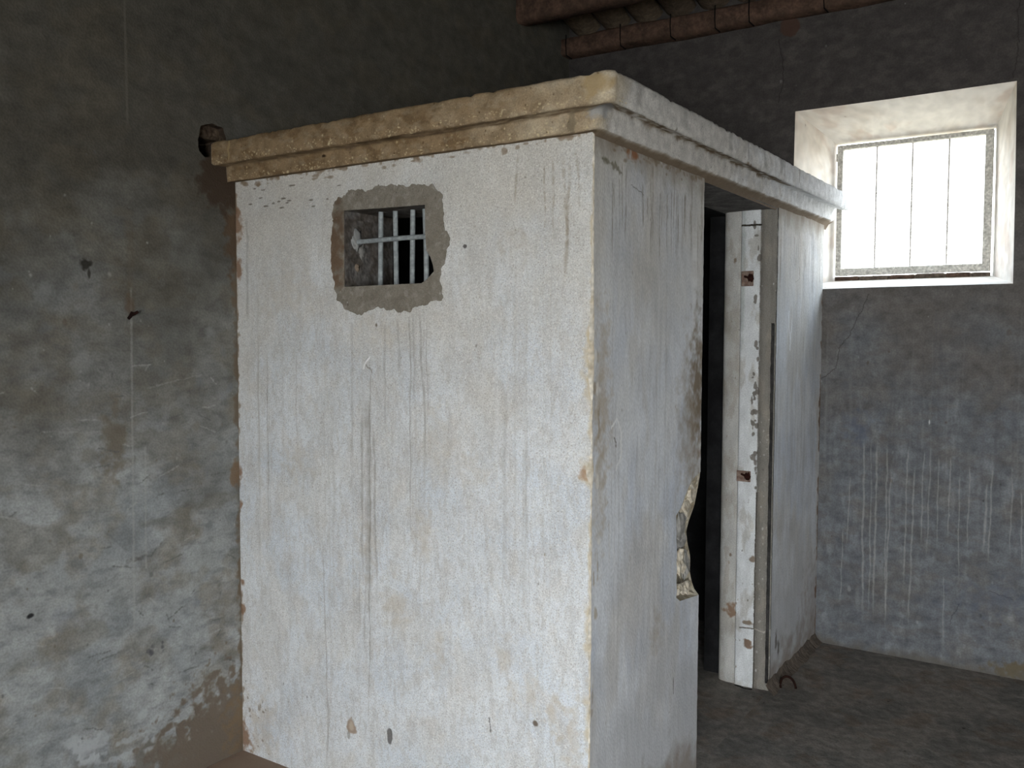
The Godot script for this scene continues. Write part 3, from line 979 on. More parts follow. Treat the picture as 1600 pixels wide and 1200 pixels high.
	cement.flecks(60, 0.0015, 0.004, 1.6, [Color(0.72, 0.70, 0.67), Color(0.33, 0.30, 0.27)], 0.8)
	var cement_mat := cement.finish(0.92, 0.25, 0.2)
	var vent_mat := mottled(Color(0.40, 0.385, 0.37), Color(0.33, 0.305, 0.28), 9.0, 0.93, 0.3, 23)
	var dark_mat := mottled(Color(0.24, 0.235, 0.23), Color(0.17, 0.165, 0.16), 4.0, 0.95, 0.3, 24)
	var vent := PackedVector2Array([Vector2(-0.957, 1.768), Vector2(-0.80, 1.769), Vector2(-0.62, 1.770), Vector2(-0.595, 1.783), Vector2(-0.569, 1.806), Vector2(-0.573, 1.826), Vector2(-0.583, 1.851), Vector2(-0.599, 1.873), Vector2(-0.604, 1.93), Vector2(-0.605, 2.018), Vector2(-0.78, 2.021), Vector2(-0.957, 2.026)])
	var outline := PackedVector2Array()
	outline.append(Vector2(ROOM_LEFT, -0.05))
	for k in 226:
		var y := -0.05 + k * 0.01
		outline.append(Vector2(-corner_back(y, 0.0), minf(y, CELL_TOP + 0.028)))
	outline.append(Vector2(ROOM_LEFT, CELL_TOP + 0.028))
	var front_xf := Transform3D()
	put("front_wall", wall(outline, [vent], [vent], WALL_THICK, front_xf, p), [front_mat, vent_mat, dark_mat], cell)
	var patch := PackedVector2Array([Vector2(-0.958, 2.078), Vector2(-0.937, 2.094), Vector2(-0.850, 2.084), Vector2(-0.802, 2.100), Vector2(-0.720, 2.086), Vector2(-0.644, 2.085), Vector2(-0.572, 2.078), Vector2(-0.545, 2.053), Vector2(-0.533, 1.992), Vector2(-0.527, 1.932), Vector2(-0.506, 1.905), Vector2(-0.522, 1.852), Vector2(-0.543, 1.813), Vector2(-0.541, 1.712), Vector2(-0.619, 1.703), Vector2(-0.672, 1.677), Vector2(-0.749, 1.686), Vector2(-0.810, 1.698), Vector2(-0.882, 1.670), Vector2(-0.941, 1.688), Vector2(-0.992, 1.721), Vector2(-1.003, 1.787), Vector2(-1.021, 1.832), Vector2(-1.021, 1.931), Vector2(-1.012, 1.995), Vector2(-1.010, 2.05), Vector2(-0.988, 2.068)])
	patch.reverse()
	put("cement_patch", wall(ragged_loop(patch, 0.0045, 0.011, 25), [vent], [vent], 0.0034, Transform3D(Basis(), Vector3(0, 0, 0.0035)), cement), [cement_mat, vent_mat, cement_mat], cell)
	# bars
	var grey_paint := mottled(Color(0.60, 0.62, 0.62), Color(0.52, 0.54, 0.54), 30.0, 0.42, 0.06, 26)
	var grille := Node3D.new()
	grille.name = "vent_grille"
	cell.add_child(grille)
	var zb := -0.078
	for x in [-0.865, -0.797, -0.724, -0.667]:
		var st := start()
		var lean := rng.randf_range(-0.003, 0.003)
		var far_end := 0.005 if x > -0.68 else 0.0
		bar(st, [Vector3(x - lean, 1.745, zb), Vector3(x + far_end * 0.2, 1.9, zb), Vector3(x + lean - far_end * 0.4, 2.045, zb)], 0.0086, 14)
		put("bar", st.commit(), grey_paint, grille)
	var st := start()
	bar(st, [Vector3(-0.975, 1.925, -0.060), Vector3(-0.75, 1.9275, -0.060), Vector3(-0.60, 1.926, -0.060)], 0.0082, 14)
	put("crossbar", st.commit(), grey_paint, grille)
	var dab := put("mortar_dab", lump(Vector3(0.006, 0.030, 0.026), 0.9, 27), plain(Color(0.56, 0.56, 0.55), 0.95), cell)
	dab.position = Vector3(-0.957, 1.932, -0.058)
	dab = put("mortar_dab", lump(Vector3(0.005, 0.022, 0.016), 0.9, 28), plain(Color(0.50, 0.49, 0.47), 0.95), cell)
	dab.position = Vector3(-0.957, 1.893, -0.085)
	dab = put("mortar_dab", lump(Vector3(0.005, 0.013, 0.010), 0.9, 29), plain(Color(0.52, 0.46, 0.40), 0.95), cell)
	dab.position = Vector3(-0.957, 1.838, -0.060)

	# ---------------- paint: door side ----------------
	p = Paint.new(0.0, 0.0, 2.5, 2.2, 420, 31)      # a = -z
	p.fill(Color(0.79, 0.80, 0.81))
	p.layer(p.grain(2.2, 4, 2.0, 4.0), 0.45, 0.78, Color(0.735, 0.755, 0.785), 0.8)
	p.layer(p.grain(2.6, 4, 2.5, 4.0), 0.52, 0.8, Color(0.70, 0.675, 0.635), 0.5)
	p.layer(p.grain(9.0, 4, 6.0, 2.0), 0.55, 0.8, Color(0.69, 0.69, 0.69), 0.4)
	p.layer(p.grain(16.0, 4, 8.0, 2.0), 0.60, 0.82, Color(0.83, 0.83, 0.82), 0.3)
	p.band(p.grain(2.0, 4, 1.0, 4.0), 1.3, 2.3, 0.4, Color(0.69, 0.675, 0.64), 0.75)  # top of this side warmed too, bounce light put into the colour
	p.vary(p.grain(4.0, 3, 1.0, 4.0), 0.04, 0.8)
	p.vary(p.grain(30.0, 3, 3.0), 0.03, 0.3)
	p.vary(p.grain(140.0, 1, 2.0), 0.05, 0.25)
	p.flecks(260, 0.0015, 0.007, 3.0, [Color(0.50, 0.47, 0.43), Color(0.86, 0.86, 0.85), Color(0.55, 0.52, 0.48)], 0.7)
	for k in 70:
		p.run(rng.randf_range(0.02, 2.47), rng.randf_range(0.9, 2.15), rng.randf_range(0.2, 1.0), rng.randf_range(0.006, 0.02), [Color(0.56, 0.55, 0.53), Color(0.82, 0.82, 0.82)][k % 2], 0.25)
	# hands and shoulders have greased the door edge
	p.blot(0.80, 1.42, 0.09, 0.30, Color(0.37, 0.31, 0.23), 0.8, 0.5, 0.9)
	p.blot(0.74, 1.30, 0.14, 0.36, Color(0.52, 0.46, 0.38), 0.5, 0.5, 0.9)
	p.blot(0.06, 1.40, 0.06, 0.30, Color(0.62, 0.55, 0.45), 0.5, 0.8, 1.0)
	p.blot(0.05, 1.15, 0.05, 0.22, Color(0.62, 0.57, 0.49), 0.35, 0.6, 0.8)
	for k in 26:
		p.blot(rng.randf_range(0.0, 0.05), rng.randf_range(0.1, 1.6), rng.randf_range(0.004, 0.014), rng.randf_range(0.01, 0.05), [Color(0.86, 0.85, 0.82), Color(0.58, 0.52, 0.43)][k % 2], 0.6, 0.6, 0.5, 0.4)
	p.line([Vector2(0.12, 1.33), Vector2(0.16, 1.355), Vector2(0.19, 1.31), Vector2(0.185, 1.24), Vector2(0.15, 1.20)], 0.004, Color(0.86, 0.86, 0.85), 0.5)
	p.line([Vector2(0.14, 1.30), Vector2(0.15, 1.27)], 0.003, Color(0.42, 0.40, 0.37), 0.6)
	# shade painted as a brown band, then brown and green streaks under the moulding
	p.band(p.grain(9.0, 4, 2.0), 2.09, 2.19, 0.035, Color(0.47, 0.43, 0.375), 0.8)
	for k in 70:
		p.blot(rng.randf_range(0.02, 0.80), 2.17 - rng.randf() * rng.randf() * 0.05, rng.randf_range(0.004, 0.02), rng.randf_range(0.003, 0.010), [Color(0.42, 0.36, 0.28), Color(0.50, 0.45, 0.38)][k % 2], 0.5, 0.9, 0.6)
	p.blot(0.25, 2.160, 0.035, 0.030, Color(0.50, 0.32, 0.20), 0.8, 0.8, 0.7)
	for k in 14:
		p.blot(0.05 + k * 0.010, 2.11 - k * 0.0018 + rng.randf_range(-0.006, 0.006), rng.randf_range(0.004, 0.013), rng.randf_range(0.003, 0.010), Color(0.36, 0.345, 0.28), 0.6, 0.9, 0.6)
	p.line([Vector2(0.24, 2.06), Vector2(0.33, 2.045)], 0.002, Color(0.4, 0.38, 0.35), 0.6, -0.5)
	for k in 30:
		p.run(rng.randf_range(0.1, 0.82), rng.randf_range(2.02, 2.16), rng.randf_range(1.8, 1.98), rng.randf_range(0.004, 0.010), Color(0.45, 0.42, 0.37), 0.5, 0.0, -0.3)
	p.run(0.755, 1.98, 1.62, 0.05, Color(0.84, 0.84, 0.83), 0.6, 0.0, 0.2, 0.7)
	for k in 40:
		p.run(rng.randf_range(1.72, 2.47), rng.randf_range(2.0, 2.16), rng.randf_range(1.7, 1.95), rng.randf_range(0.006, 0.014), [Color(0.50, 0.48, 0.45), Color(0.88, 0.88, 0.87)][k % 2], 0.5, 0.0, 0.0, 0.6)
	p.line([Vector2(1.90, 1.97), Vector2(1.97, 1.90), Vector2(2.0, 1.86), Vector2(2.07, 1.88)], 0.002, Color(0.50, 0.49, 0.47), 0.5, -0.5)
	p.line([Vector2(1.90, 1.72), Vector2(1.92, 1.62), Vector2(1.93, 1.54), Vector2(1.945, 1.68)], 0.006, Color(0.88, 0.89, 0.90), 0.35, 0.3, 0.01)
	p.line([Vector2(0.61, 0.42), Vector2(0.612, 0.36)], 0.003, Color(0.35, 0.33, 0.31), 0.7, -0.6, 0.001)
	p.blot(0.46, 0.62, 0.06, 0.10, Color(0.60, 0.55, 0.48), 0.5, 0.6, 0.9)
	# damp foot near the inner corner, brown joint with the back wall
	p.blot(2.45, 0.12, 0.30, 0.35, Color(0.46, 0.38, 0.32), 0.7, 0.5, 0.8)
	p.band(p.grain(3.0, 4), 0.75, 0.25, 0.25, Color(0.665, 0.665, 0.665), 0.7)
	p.band(p.grain(6.0, 3), 0.18, 0.04, 0.10, Color(0.50, 0.46, 0.42), 0.7)
	for k in 30:
		p.blot(2.49, rng.randf_range(0.1, 1.8), rng.randf_range(0.008, 0.03), rng.randf_range(0.02, 0.07), Color(0.42, 0.33, 0.26), 0.7, 0.6, 0.5)
	for a in [[1.80, 0.20], [1.835, 0.16]]:
		p.blot(a[0], a[1], 0.018, 0.05, Color(0.34, 0.32, 0.30), 0.7, 0.5, 0.5)
	var side_mat := p.finish(0.9, 0.14, 0.3)
	var side_xf := Transform3D(Basis(Vector3(0, 0, -1), Vector3.UP, Vector3(1, 0, 0)), Vector3.ZERO)

	# ---------------- wall between the corner and the door; its edge is broken out at hand height ----------------
	outline = PackedVector2Array()
	var top := CELL_TOP + 0.028
	outline.append(Vector2(corner_back(-0.05, 1.0), -0.05))
	outline.append_array(ragged(Vector2(DOOR_NEAR, -0.05), Vector2(DOOR_NEAR, 0.655), 0.015, 0.003, 33))
	var bite := [Vector2(0.662, 0.79), Vector2(0.676, 0.66), Vector2(0.690, 0.628), Vector2(0.75, 0.626), Vector2(0.86, 0.625), Vector2(0.93, 0.616), Vector2(0.99, 0.612), Vector2(1.004, 0.652), Vector2(1.05, 0.70), Vector2(1.09, 0.752), Vector2(1.10, 0.80)]   # (height, edge)
	var ys := PackedFloat32Array()
	for k in 23:
		ys.append(lerpf(0.655, 1.11, k / 22.0))
	noise.seed = 34
	noise.fractal_octaves = 3
	var edge := PackedFloat32Array()
	for y in ys:
		var e := DOOR_NEAR
		for k in bite.size() - 1:
			var a: Vector2 = bite[k]
			var b: Vector2 = bite[k + 1]
			if y >= a.x and y < b.x:
				e = lerpf(a.y, b.y, (y - a.x) / (b.x - a.x)) + noise.get_noise_1d(y * 60.0) * 0.008
		edge.append(e)
		outline.append(Vector2(e, y))
	outline.append_array(ragged(Vector2(DOOR_NEAR, 1.125), Vector2(DOOR_NEAR, top), 0.015, 0.003, 35))
	outline.append(Vector2(DOOR_NEAR, top))
	for k in 226:
		var y := 2.20 - k * 0.01
		if y > -0.045:
			outline.append(Vector2(corner_back(y, 1.0), y))
	put("door_side_wall", wall(outline, [], [], WALL_THICK, side_xf, p), [side_mat, dark_mat], cell)
	# the broken masonry inside the bite
	var deep := [Vector2(0.655, 0.0), Vector2(0.68, 0.022), Vector2(0.733, 0.036), Vector2(0.79, 0.034), Vector2(0.84, 0.046), Vector2(0.88, 0.052), Vector2(0.92, 0.044), Vector2(0.983, 0.022), Vector2(1.03, 0.013), Vector2(1.09, 0.003), Vector2(1.12, 0.0)]
	var rows: Array = []
	var uvs: Array = []
	for k in ys.size():
		var y := ys[k]
		var d := 0.0
		for j in deep.size() - 1:
			if y >= deep[j].x and y <= deep[j + 1].x:
				d = lerpf(deep[j].y, deep[j + 1].y, (y - deep[j].x) / (deep[j + 1].x - deep[j].x))
		var row := PackedVector3Array()
		var uv := PackedVector2Array()
		for j in 8:
			var f := j / 7.0
			var z := lerpf(edge[k], DOOR_NEAR, f)
			var into := d * pow(f, 0.55)
			into += 0.014 * sin(f * PI) * (1.0 + 1.5 * noise.get_noise_2d(y * 30.0, f * 4.0)) * minf(1.0, d * 60.0)
			row.append(Vector3(-maxf(into, 0.0), y, -z))
			uv.append(Vector2(f, y))
		row.append(Vector3(-WALL_THICK, y, -DOOR_NEAR))
		uv.append(Vector2(1.3, y))
		rows.append(row)
		uvs.append(uv)
	st = skin(rows, uvs, false)
	st.generate_normals()
	var broken := put("broken_masonry", st.commit(), mottled(Color(0.72, 0.69, 0.62), Color(0.60, 0.55, 0.46), 18.0, 0.95, 0.4, 36), cell)
	var stone_mats := [mottled(Color(0.60, 0.59, 0.57), Color(0.50, 0.49, 0.47), 14.0, 0.9, 0.2, 57), mottled(Color(0.77, 0.74, 0.68), Color(0.66, 0.61, 0.53), 20.0, 0.95, 0.3, 58)]
	# (height, behind the front face, into the wall, half sizes, which stone)
	for a in [[1.045, 0.765, 0.010, 0.014, 0.034, 0.040, 1], [0.985, 0.735, 0.020, 0.014, 0.030, 0.045, 1], [0.935, 0.685, 0.014, 0.012, 0.048, 0.034, 0], [0.865, 0.730, 0.032, 0.015, 0.030, 0.036, 0], [0.80, 0.700, 0.022, 0.014, 0.040, 0.034, 1], [0.775, 0.765, 0.030, 0.014, 0.050, 0.028, 0], [0.715, 0.675, 0.012, 0.013, 0.020, 0.036, 1], [0.700, 0.755, 0.020, 0.012, 0.022, 0.036, 1]]:
		var stone := put("stone", lump(Vector3(a[3], a[4], a[5]), 1.0, int(a[0] * 1000.0), 5, false), stone_mats[a[6]], broken)
		stone.position = Vector3(-a[2], a[0], -a[1])

	# ---------------- the worn outer corner ----------------
	rows = []
	uvs = []
	for k in 226:
		var y := -0.05 + k * 0.01
		var a := corner_back(y, 0.0)
		var b := corner_back(y, 1.0)
		var m := noise_at(y * 45.0, 72) * 0.15
		rows.append(PackedVector3Array([Vector3(-a, y, 0), Vector3(-a * (0.42 + m), y, -b * (0.12 - m * 0.4)), Vector3(-a * (0.12 - m * 0.4), y, -b * (0.42 + m)), Vector3(0, y, -b)]))
		uvs.append(PackedVector2Array([Vector2(0, y), Vector2(0.01, y), Vector2(0.02, y), Vector2(0.03, y)]))
	st = skin(rows, uvs)
	st.generate_normals()
	put("corner_arris", st.commit(), mottled(Color(0.775, 0.75, 0.70), Color(0.69, 0.645, 0.565), 12.0, 0.95, 0.2, 37), cell)

	# ---------------- wall beyond the door ----------------
	outline = PackedVector2Array()
	outline.append(Vector2(-ROOM_BACK, -0.05))
	outline.append(Vector2(-ROOM_BACK, top))
	outline.append_array(ragged(Vector2(DOOR_FAR + 0.014, top), Vector2(DOOR_FAR + 0.014, -0.05), 0.012, 0.004, 38))
	outline.append(Vector2(DOOR_FAR + 0.014, -0.05))
	put("far_side_wall", wall(outline, [], [], WALL_THICK - 0.03, side_xf, p), [side_mat, dark_mat], cell)
	build_jamb(cell)

	# ---------------- roof slab and its two-stepped moulding ----------------
	st = start()
	block(st, Vector3(ROOM_LEFT, CELL_TOP - 0.006, ROOM_BACK), Vector3(-0.003, 2.302, -0.003), 0.002)
	put("roof_slab", st.commit(), mottled(Color(0.45, 0.44, 0.43), Color(0.39, 0.38, 0.37), 5.0, 0.95, 0.2, 55), cell)
	build_lining(cell)
	build_moulding(cell)

	# ---------------- mortar fillet where wall meets floor ----------------
	rows = []
	uvs = []
	for k in 22:
		var z := lerpf(-1.66, ROOM_BACK, k / 21.0)
		var wide := 0.035 + 0.02 * noise_at(z * 7.0, 73)
		rows.append(PackedVector3Array([Vector3(0.0, 0.05 + 0.02 * noise_at(z * 9.0, 74), z), Vector3(wide * 0.3, 0.022, z), Vector3(wide, 0.002, z), Vector3(wide + 0.01, -0.01, z)]))
		uvs.append(PackedVector2Array([Vector2(0, z), Vector2(0.03, z), Vector2(0.06, z), Vector2(0.07, z)]))
	st = skin(rows, uvs)
	st.generate_normals()
	put("mortar_fillet", st.commit(), mottled(Color(0.42, 0.38, 0.34), Color(0.34, 0.31, 0.28), 8.0, 0.95, 0.4, 39), cell)


# near-black panels added so the cell interior reads as deep shade
func build_lining(cell: Node3D) -> void:
	var shade_black := mottled(Color(0.11, 0.11, 0.112), Color(0.07, 0.07, 0.072), 4.0, 0.95, 0.2, 56)
	var xa := ROOM_LEFT + 0.001
	var xb := -WALL_THICK - 0.006
	var za := ROOM_BACK + 0.001
	var zb := -WALL_THICK - 0.002
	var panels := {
		"shade_lining": [Vector3(xa, 0.0, za), Vector3(xa + 0.012, CELL_TOP, zb)],
		"shade_lining 1": [Vector3(xa, 0.0, za), Vector3(xb, CELL_TOP, za + 0.012)],
		"shade_lining 2": [Vector3(-0.34, 0.0, za), Vector3(xb, CELL_TOP, -DOOR_FAR - 0.075)],
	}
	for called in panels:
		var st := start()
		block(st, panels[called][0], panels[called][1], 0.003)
		put("shade_lining", st.commit(), shade_black, cell)
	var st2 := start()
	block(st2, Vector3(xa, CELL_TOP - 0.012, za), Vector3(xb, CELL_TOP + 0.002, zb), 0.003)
	put("shade_lining", st2.commit(), shade_black, cell)


func noise_at(v: float, seed_value: int) -> float:
	noise.seed = seed_value
	noise.frequency = 1.0
	noise.fractal_octaves = 3
	return noise.get_noise_1d(v)


# the far side of the door opening: cement edge, peeling white post with two hinge plates, plastered inner edge
func build_jamb(cell: Node3D) -> void:
	var zj := -DOOR_FAR
	var p := Paint.new(-0.26, -0.05, 0.27, 2.25, 640, 41)
	p.fill(Color(0.665, 0.66, 0.64))
	p.layer(p.grain(6.0, 4, 2.0, 2.0), 0.45, 0.75, Color(0.60, 0.585, 0.555), 0.8)
	# the white post, peeling on its outer edge
	p.blot(-0.116, 1.05, 0.044, 6.0, Color(0.775, 0.785, 0.785), 0.92, 0.02, 0.04)
	p.blot(-0.148, 1.9, 0.012, 0.45, Color(0.60, 0.62, 0.60), 0.55, 0.3, 0.6)
	# the cement strip outside it
	p.blot(-0.036, 1.05, 0.036, 6.0, Color(0.46, 0.445, 0.415), 0.9, 0.12, 0.04)
	p.layer(p.grain(9.0, 4, 2.5, 2.0), 0.55, 0.8, Color(0.56, 0.53, 0.48), 0.4)
	p.vary(p.grain(12.0, 4, 2.0), 0.06, 0.8)
	p.vary(p.grain(120.0, 2), 0.07, 0.3)
	for k in 16:
		var y := rng.randf_range(0.9, 2.12)
		var x := -0.073 - rng.randf() * rng.randf() * 0.035
		p.blot(x, y, rng.randf_range(0.003, 0.009), rng.randf_range(0.004, 0.018), Color(0.43, 0.41, 0.385), 0.9, 0.8, 0.25, -1.2)
	for k in 18:
		p.blot(-0.080 - rng.randf() * 0.02, rng.randf_range(0.95, 1.45), rng.randf_range(0.004, 0.011), rng.randf_range(0.006, 0.02), Color(0.43, 0.41, 0.385), 0.9, 0.9, 0.25, -1.2)
	p.blot(-0.19, 0.35, 0.03, 0.05, Color(0.45, 0.35, 0.27), 0.8, 0.7, 0.5)
	p.blot(-0.10, 0.20, 0.020, 0.022, Color(0.42, 0.34, 0.28), 0.9, 0.7, 0.4, -1.0)
	p.blot(-0.10, 0.30, 0.022, 0.012, Color(0.42, 0.36, 0.30), 0.8, 0.7, 0.4, -1.0)
	p.blot(-0.085, 0.60, 0.016, 0.016, Color(0.42, 0.36, 0.30), 0.8, 0.7, 0.4, -1.0)
	p.blot(-0.19, 0.60, 0.012, 0.012, Color(0.42, 0.36, 0.30), 0.8, 0.7, 0.4, -1.0)
	p.blot(-0.19, 1.95, 0.010, 0.016, Color(0.40, 0.34, 0.28), 0.7, 0.7, 0.4)
	p.line([Vector2(-0.072, 2.10), Vector2(-0.16, 2.10)], 0.005, Color(0.30, 0.28, 0.25), 0.8, -1.5, 0.002)
	p.line([Vector2(-0.072, 0.0), Vector2(-0.072, 0.9)], 0.003, Color(0.38, 0.36, 0.33), 0.7, -1.0, 0.001)
	p.line([Vector2(-0.07, 0.275), Vector2(-0.01, 0.262)], 0.005, Color(0.60, 0.58, 0.54), 0.6, 0.6, 0.002)
	p.line([Vector2(-0.072, 0.275), Vector2(-0.14, 0.27)], 0.003, Color(0.42, 0.40, 0.37), 0.6, -0.6, 0.002)
	p.flecks(160, 0.0015, 0.006, 2.5, [Color(0.36, 0.34, 0.31), Color(0.82, 0.82, 0.80), Color(0.48, 0.42, 0.35)], 0.7)
	p.flecks(60, 0.003, 0.010, 1.6, [Color(0.74, 0.73, 0.70)], 0.6, -0.06, 0.0, 0.1, 1.3, 0.0)
	var mat := p.finish(0.88, 0.15, 0.3)
	# (x, how far proud of the jamb plane)
	var strips := {
		"cement_edge": [Vector2(-0.002, -0.040), Vector2(-0.002, -0.016), Vector2(-0.004, -0.001), Vector2(-0.010, -0.022), Vector2(-0.022, -0.024), Vector2(-0.026, -0.002), Vector2(-0.031, 0.002), Vector2(-0.050, 0.003), Vector2(-0.0735, 0.001), Vector2(-0.074, -0.02)],
		"door_post": [Vector2(-0.0715, -0.03), Vector2(-0.0725, 0.004), Vector2(-0.076, 0.008), Vector2(-0.11, 0.009), Vector2(-0.150, 0.008), Vector2(-0.157, 0.006), Vector2(-0.1610, 0.002), Vector2(-0.163, -0.03)],
		"plaster_edge": [Vector2(-0.156, -0.02), Vector2(-0.158, 0.0), Vector2(-0.168, 0.001), Vector2(-0.200, 0.000), Vector2(-0.226, -0.005), Vector2(-0.242, -0.016), Vector2(-0.250, -0.034), Vector2(-0.252, -0.06)],
	}
	for called in strips:
		var prof: Array = strips[called]
		var rows: Array = []
		var uvs: Array = []
		for k in 113:
			var y := -0.045 + k * 0.02
			var row := PackedVector3Array()
			var uv := PackedVector2Array()
			for j in prof.size():
				var q: Vector2 = prof[j]
				var worn := noise_at(y * 14.0 + j * 31.0, 75) * (0.003 if j > 0 and j < prof.size() - 1 else 0.0)
				if called == "cement_edge" and j in [3, 4] and (y > 1.66 or y < 0.02):
					q.y = 0.0
				row.append(Vector3(q.x + worn * 0.6, minf(y, CELL_TOP + 0.02), zj + q.y + worn))
				uv.append(p.uv(Vector2(q.x, y)))
			rows.append(row)
			uvs.append(uv)
		var st := skin(rows, uvs)
		st.generate_normals()
		put(called, st.commit(), mat, cell)
	# hinge plates let into the post, with the stubs of rusted pins
	var plate_mat := mottled(Color(0.50, 0.44, 0.40), Color(0.42, 0.34, 0.30), 30.0, 0.8, 0.1, 42)
	var rust := mottled(Color(0.20, 0.10, 0.07), Color(0.12, 0.06, 0.05), 40.0, 0.9, 0.3, 43)
	for a in [[-0.156, 1.829, -0.100, 1.897, 0.0], [-0.163, 0.945, -0.098, 0.995, 1.0]]:
		var st := start()
		block(st, Vector3(a[0], a[1], zj - 0.01), Vector3(a[2], a[3], zj + 0.0115), 0.002)
		var hp := put("hinge_plate", st.commit(), plate_mat, cell)
		var pin := put("rusted_pin", lump(Vector3(0.013, 0.016, 0.014), 0.8, 44 + int(a[4])), rust, hp)
		pin.position = Vector3(-0.112, (a[1] + a[3]) * 0.5 + 0.002, zj + 0.014)
		st = start()
		bar(st, [Vector3(-0.140, (a[1] + a[3]) * 0.5 + 0.01, zj + 0.013), Vector3(-0.120, (a[1] + a[3]) * 0.5 + 0.004, zj + 0.018), Vector3(-0.104, (a[1] + a[3]) * 0.5 - 0.014, zj + 0.014)], 0.005, 8)
		put("bent_nail", st.commit(), rust, hp)


func build_moulding(cell: Node3D) -> void:
	# profile: distance out from the wall, height
	var prof := [Vector2(-0.01, 2.173), Vector2(0.020, 2.171), Vector2(0.0315, 2.1695), Vector2(0.0345, 2.1700), Vector2(0.0365, 2.1735), Vector2(0.038, 2.190), Vector2(0.039, 2.208), Vector2(0.0395, 2.2185), Vector2(0.042, 2.2225), Vector2(0.091, 2.2210), Vector2(0.0995, 2.2200), Vector2(0.1045, 2.2245), Vector2(0.106, 2.245), Vector2(0.106, 2.270), Vector2(0.1045, 2.2945), Vector2(0.0985, 2.3025), Vector2(0.03, 2.306), Vector2(-0.20, 2.306)]
	# the door side: its lower step is undercut by a cove, and the whole runs up a little towards the back wall
	var prof_side := [Vector2(-0.01, 2.160), Vector2(0.004, 2.162), Vector2(0.0275, 2.1745), Vector2(0.0305, 2.1765), Vector2(0.033, 2.1805), Vector2(0.0335, 2.198), Vector2(0.034, 2.218), Vector2(0.035, 2.235), Vector2(0.038, 2.240), Vector2(0.090, 2.227), Vector2(0.0995, 2.223), Vector2(0.1045, 2.227), Vector2(0.106, 2.245), Vector2(0.106, 2.275), Vector2(0.1045, 2.300), Vector2(0.0985, 2.309), Vector2(0.03, 2.313), Vector2(-0.20, 2.313)]
	var front_len := -ROOM_LEFT + 0.01
	var side_len := -ROOM_BACK + 0.075
	var reach := 0.0
	var at := PackedFloat32Array([0.0])
	for j in range(1, prof.size()):
		reach += (prof[j] as Vector2).distance_to(prof[j - 1])
		at.append(reach)
	var total := front_len + side_len + 0.2
	var p := Paint.new(0.0, 0.0, total, 0.40, 440, 51)
	p.fill(Color(0.525, 0.445, 0.34))
	p.layer(p.grain(7.0, 4, 0.6), 0.45, 0.75, Color(0.44, 0.36, 0.26), 0.8)
	p.layer(p.grain(12.0, 4, 0.6), 0.56, 0.8, Color(0.57, 0.51, 0.42), 0.5)
	p.band(p.grain(4.0, 4), front_len - 0.45, front_len + 0.02, 0.25, Color(0.71, 0.66, 0.57), 0.8, true)
	p.band(p.grain(4.0, 4), front_len - 0.02, front_len + 0.12, 0.06, Color(0.75, 0.74, 0.72), 0.92, true)
	p.band(p.grain(5.0, 4), front_len + 0.9, front_len + 1.8, 0.4, Color(0.86, 0.87, 0.88), 0.9, true)  # far end painted paler to stand for light from the window
	p.vary(p.grain(16.0, 4), 0.10, 0.9)
	p.vary(p.grain(140.0, 2), 0.10, 0.35)
	# bright grit along the lower edge of each step on the front, dark pits
	p.flecks(420, 0.0015, 0.005, 1.3, [Color(0.80, 0.73, 0.58), Color(0.74, 0.66, 0.50), Color(0.30, 0.23, 0.16)], 0.85, 0.0, front_len, 0.05, 0.24, 0.5)
	var edges := [0.05, 0.165]     # along the profile, where the two steps have their lower edges
	for k in 560:
		var e: float = edges[k % 2]
		p.blot(rng.randf_range(0.0, front_len + 0.1), e + rng.randf_range(-0.01, 0.018), rng.randf_range(0.0015, 0.005), rng.randf_range(0.001, 0.003), Color(0.80, 0.73, 0.58), 0.7, 0.6, 0.5, 0.5)
	p.flecks(300, 0.002, 0.007, 1.0, [Color(0.76, 0.76, 0.75), Color(0.40, 0.38, 0.35), Color(0.45, 0.40, 0.33)], 0.6, front_len, total, 0.03, 0.26, 0.3)
	for k in 5:
		p.blot(front_len + rng.randf_range(0.15, 1.2), 0.135 + rng.randf_range(-0.02, 0.03), rng.randf_range(0.02, 0.07), rng.randf_range(0.005, 0.016), [Color(0.42, 0.34, 0.26), Color(0.72, 0.68, 0.60)][k % 2], 0.6, 0.8, 0.5, 0.5)
	for k in 8:
		p.run(front_len + rng.randf_range(0.1, 2.4), 0.25, 0.17, rng.randf_range(0.02, 0.05), Color(0.46, 0.45, 0.43), 0.4)
	for k in 12:
		p.run(front_len + rng.randf_range(1.5, 2.4), 0.26, 0.18, rng.randf_range(0.008, 0.03), Color(0.78, 0.79, 0.80), 0.5)
	# brown dirt and painted shade in the undercuts of the two steps
	p.band(p.grain(10.0, 3), at[3] + 0.001, at[3] - 0.007, 0.0025, Color(0.40, 0.335, 0.26), 0.8)
	for k in 420:
		p.blot(rng.randf_range(0.0, front_len + 1.7), rng.randf_range(at[8], at[9]), rng.randf_range(0.03, 0.06), 0.012, Color(0.39, 0.325, 0.25), 0.4, 0.5, 0.8)
	for k in 26:
		p.blot(front_len + rng.randf_range(0.15, 1.0), rng.randf_range(at[8], at[9]), rng.randf_range(0.006, 0.022), 0.004, Color(0.70, 0.67, 0.60), 0.7, 0.8, 0.5, 0.8)
	p.blot(front_len - 0.02, 0.215, 0.05, 0.04, Color(0.62, 0.53, 0.38), 0.7, 0.6, 0.6)
	p.blot(front_len - 0.06, 0.09, 0.016, 0.05, Color(0.42, 0.38, 0.31), 0.6, 0.7, 0.5)
	p.blot(front_len + 0.03, 0.10, 0.06, 0.04, Color(0.56, 0.57, 0.58), 0.7, 0.6, 0.6)
	p.blot(0.50, 0.085, 0.012, 0.006, Color(0.16, 0.12, 0.08), 0.9, 0.5, 0.4, -2.0)
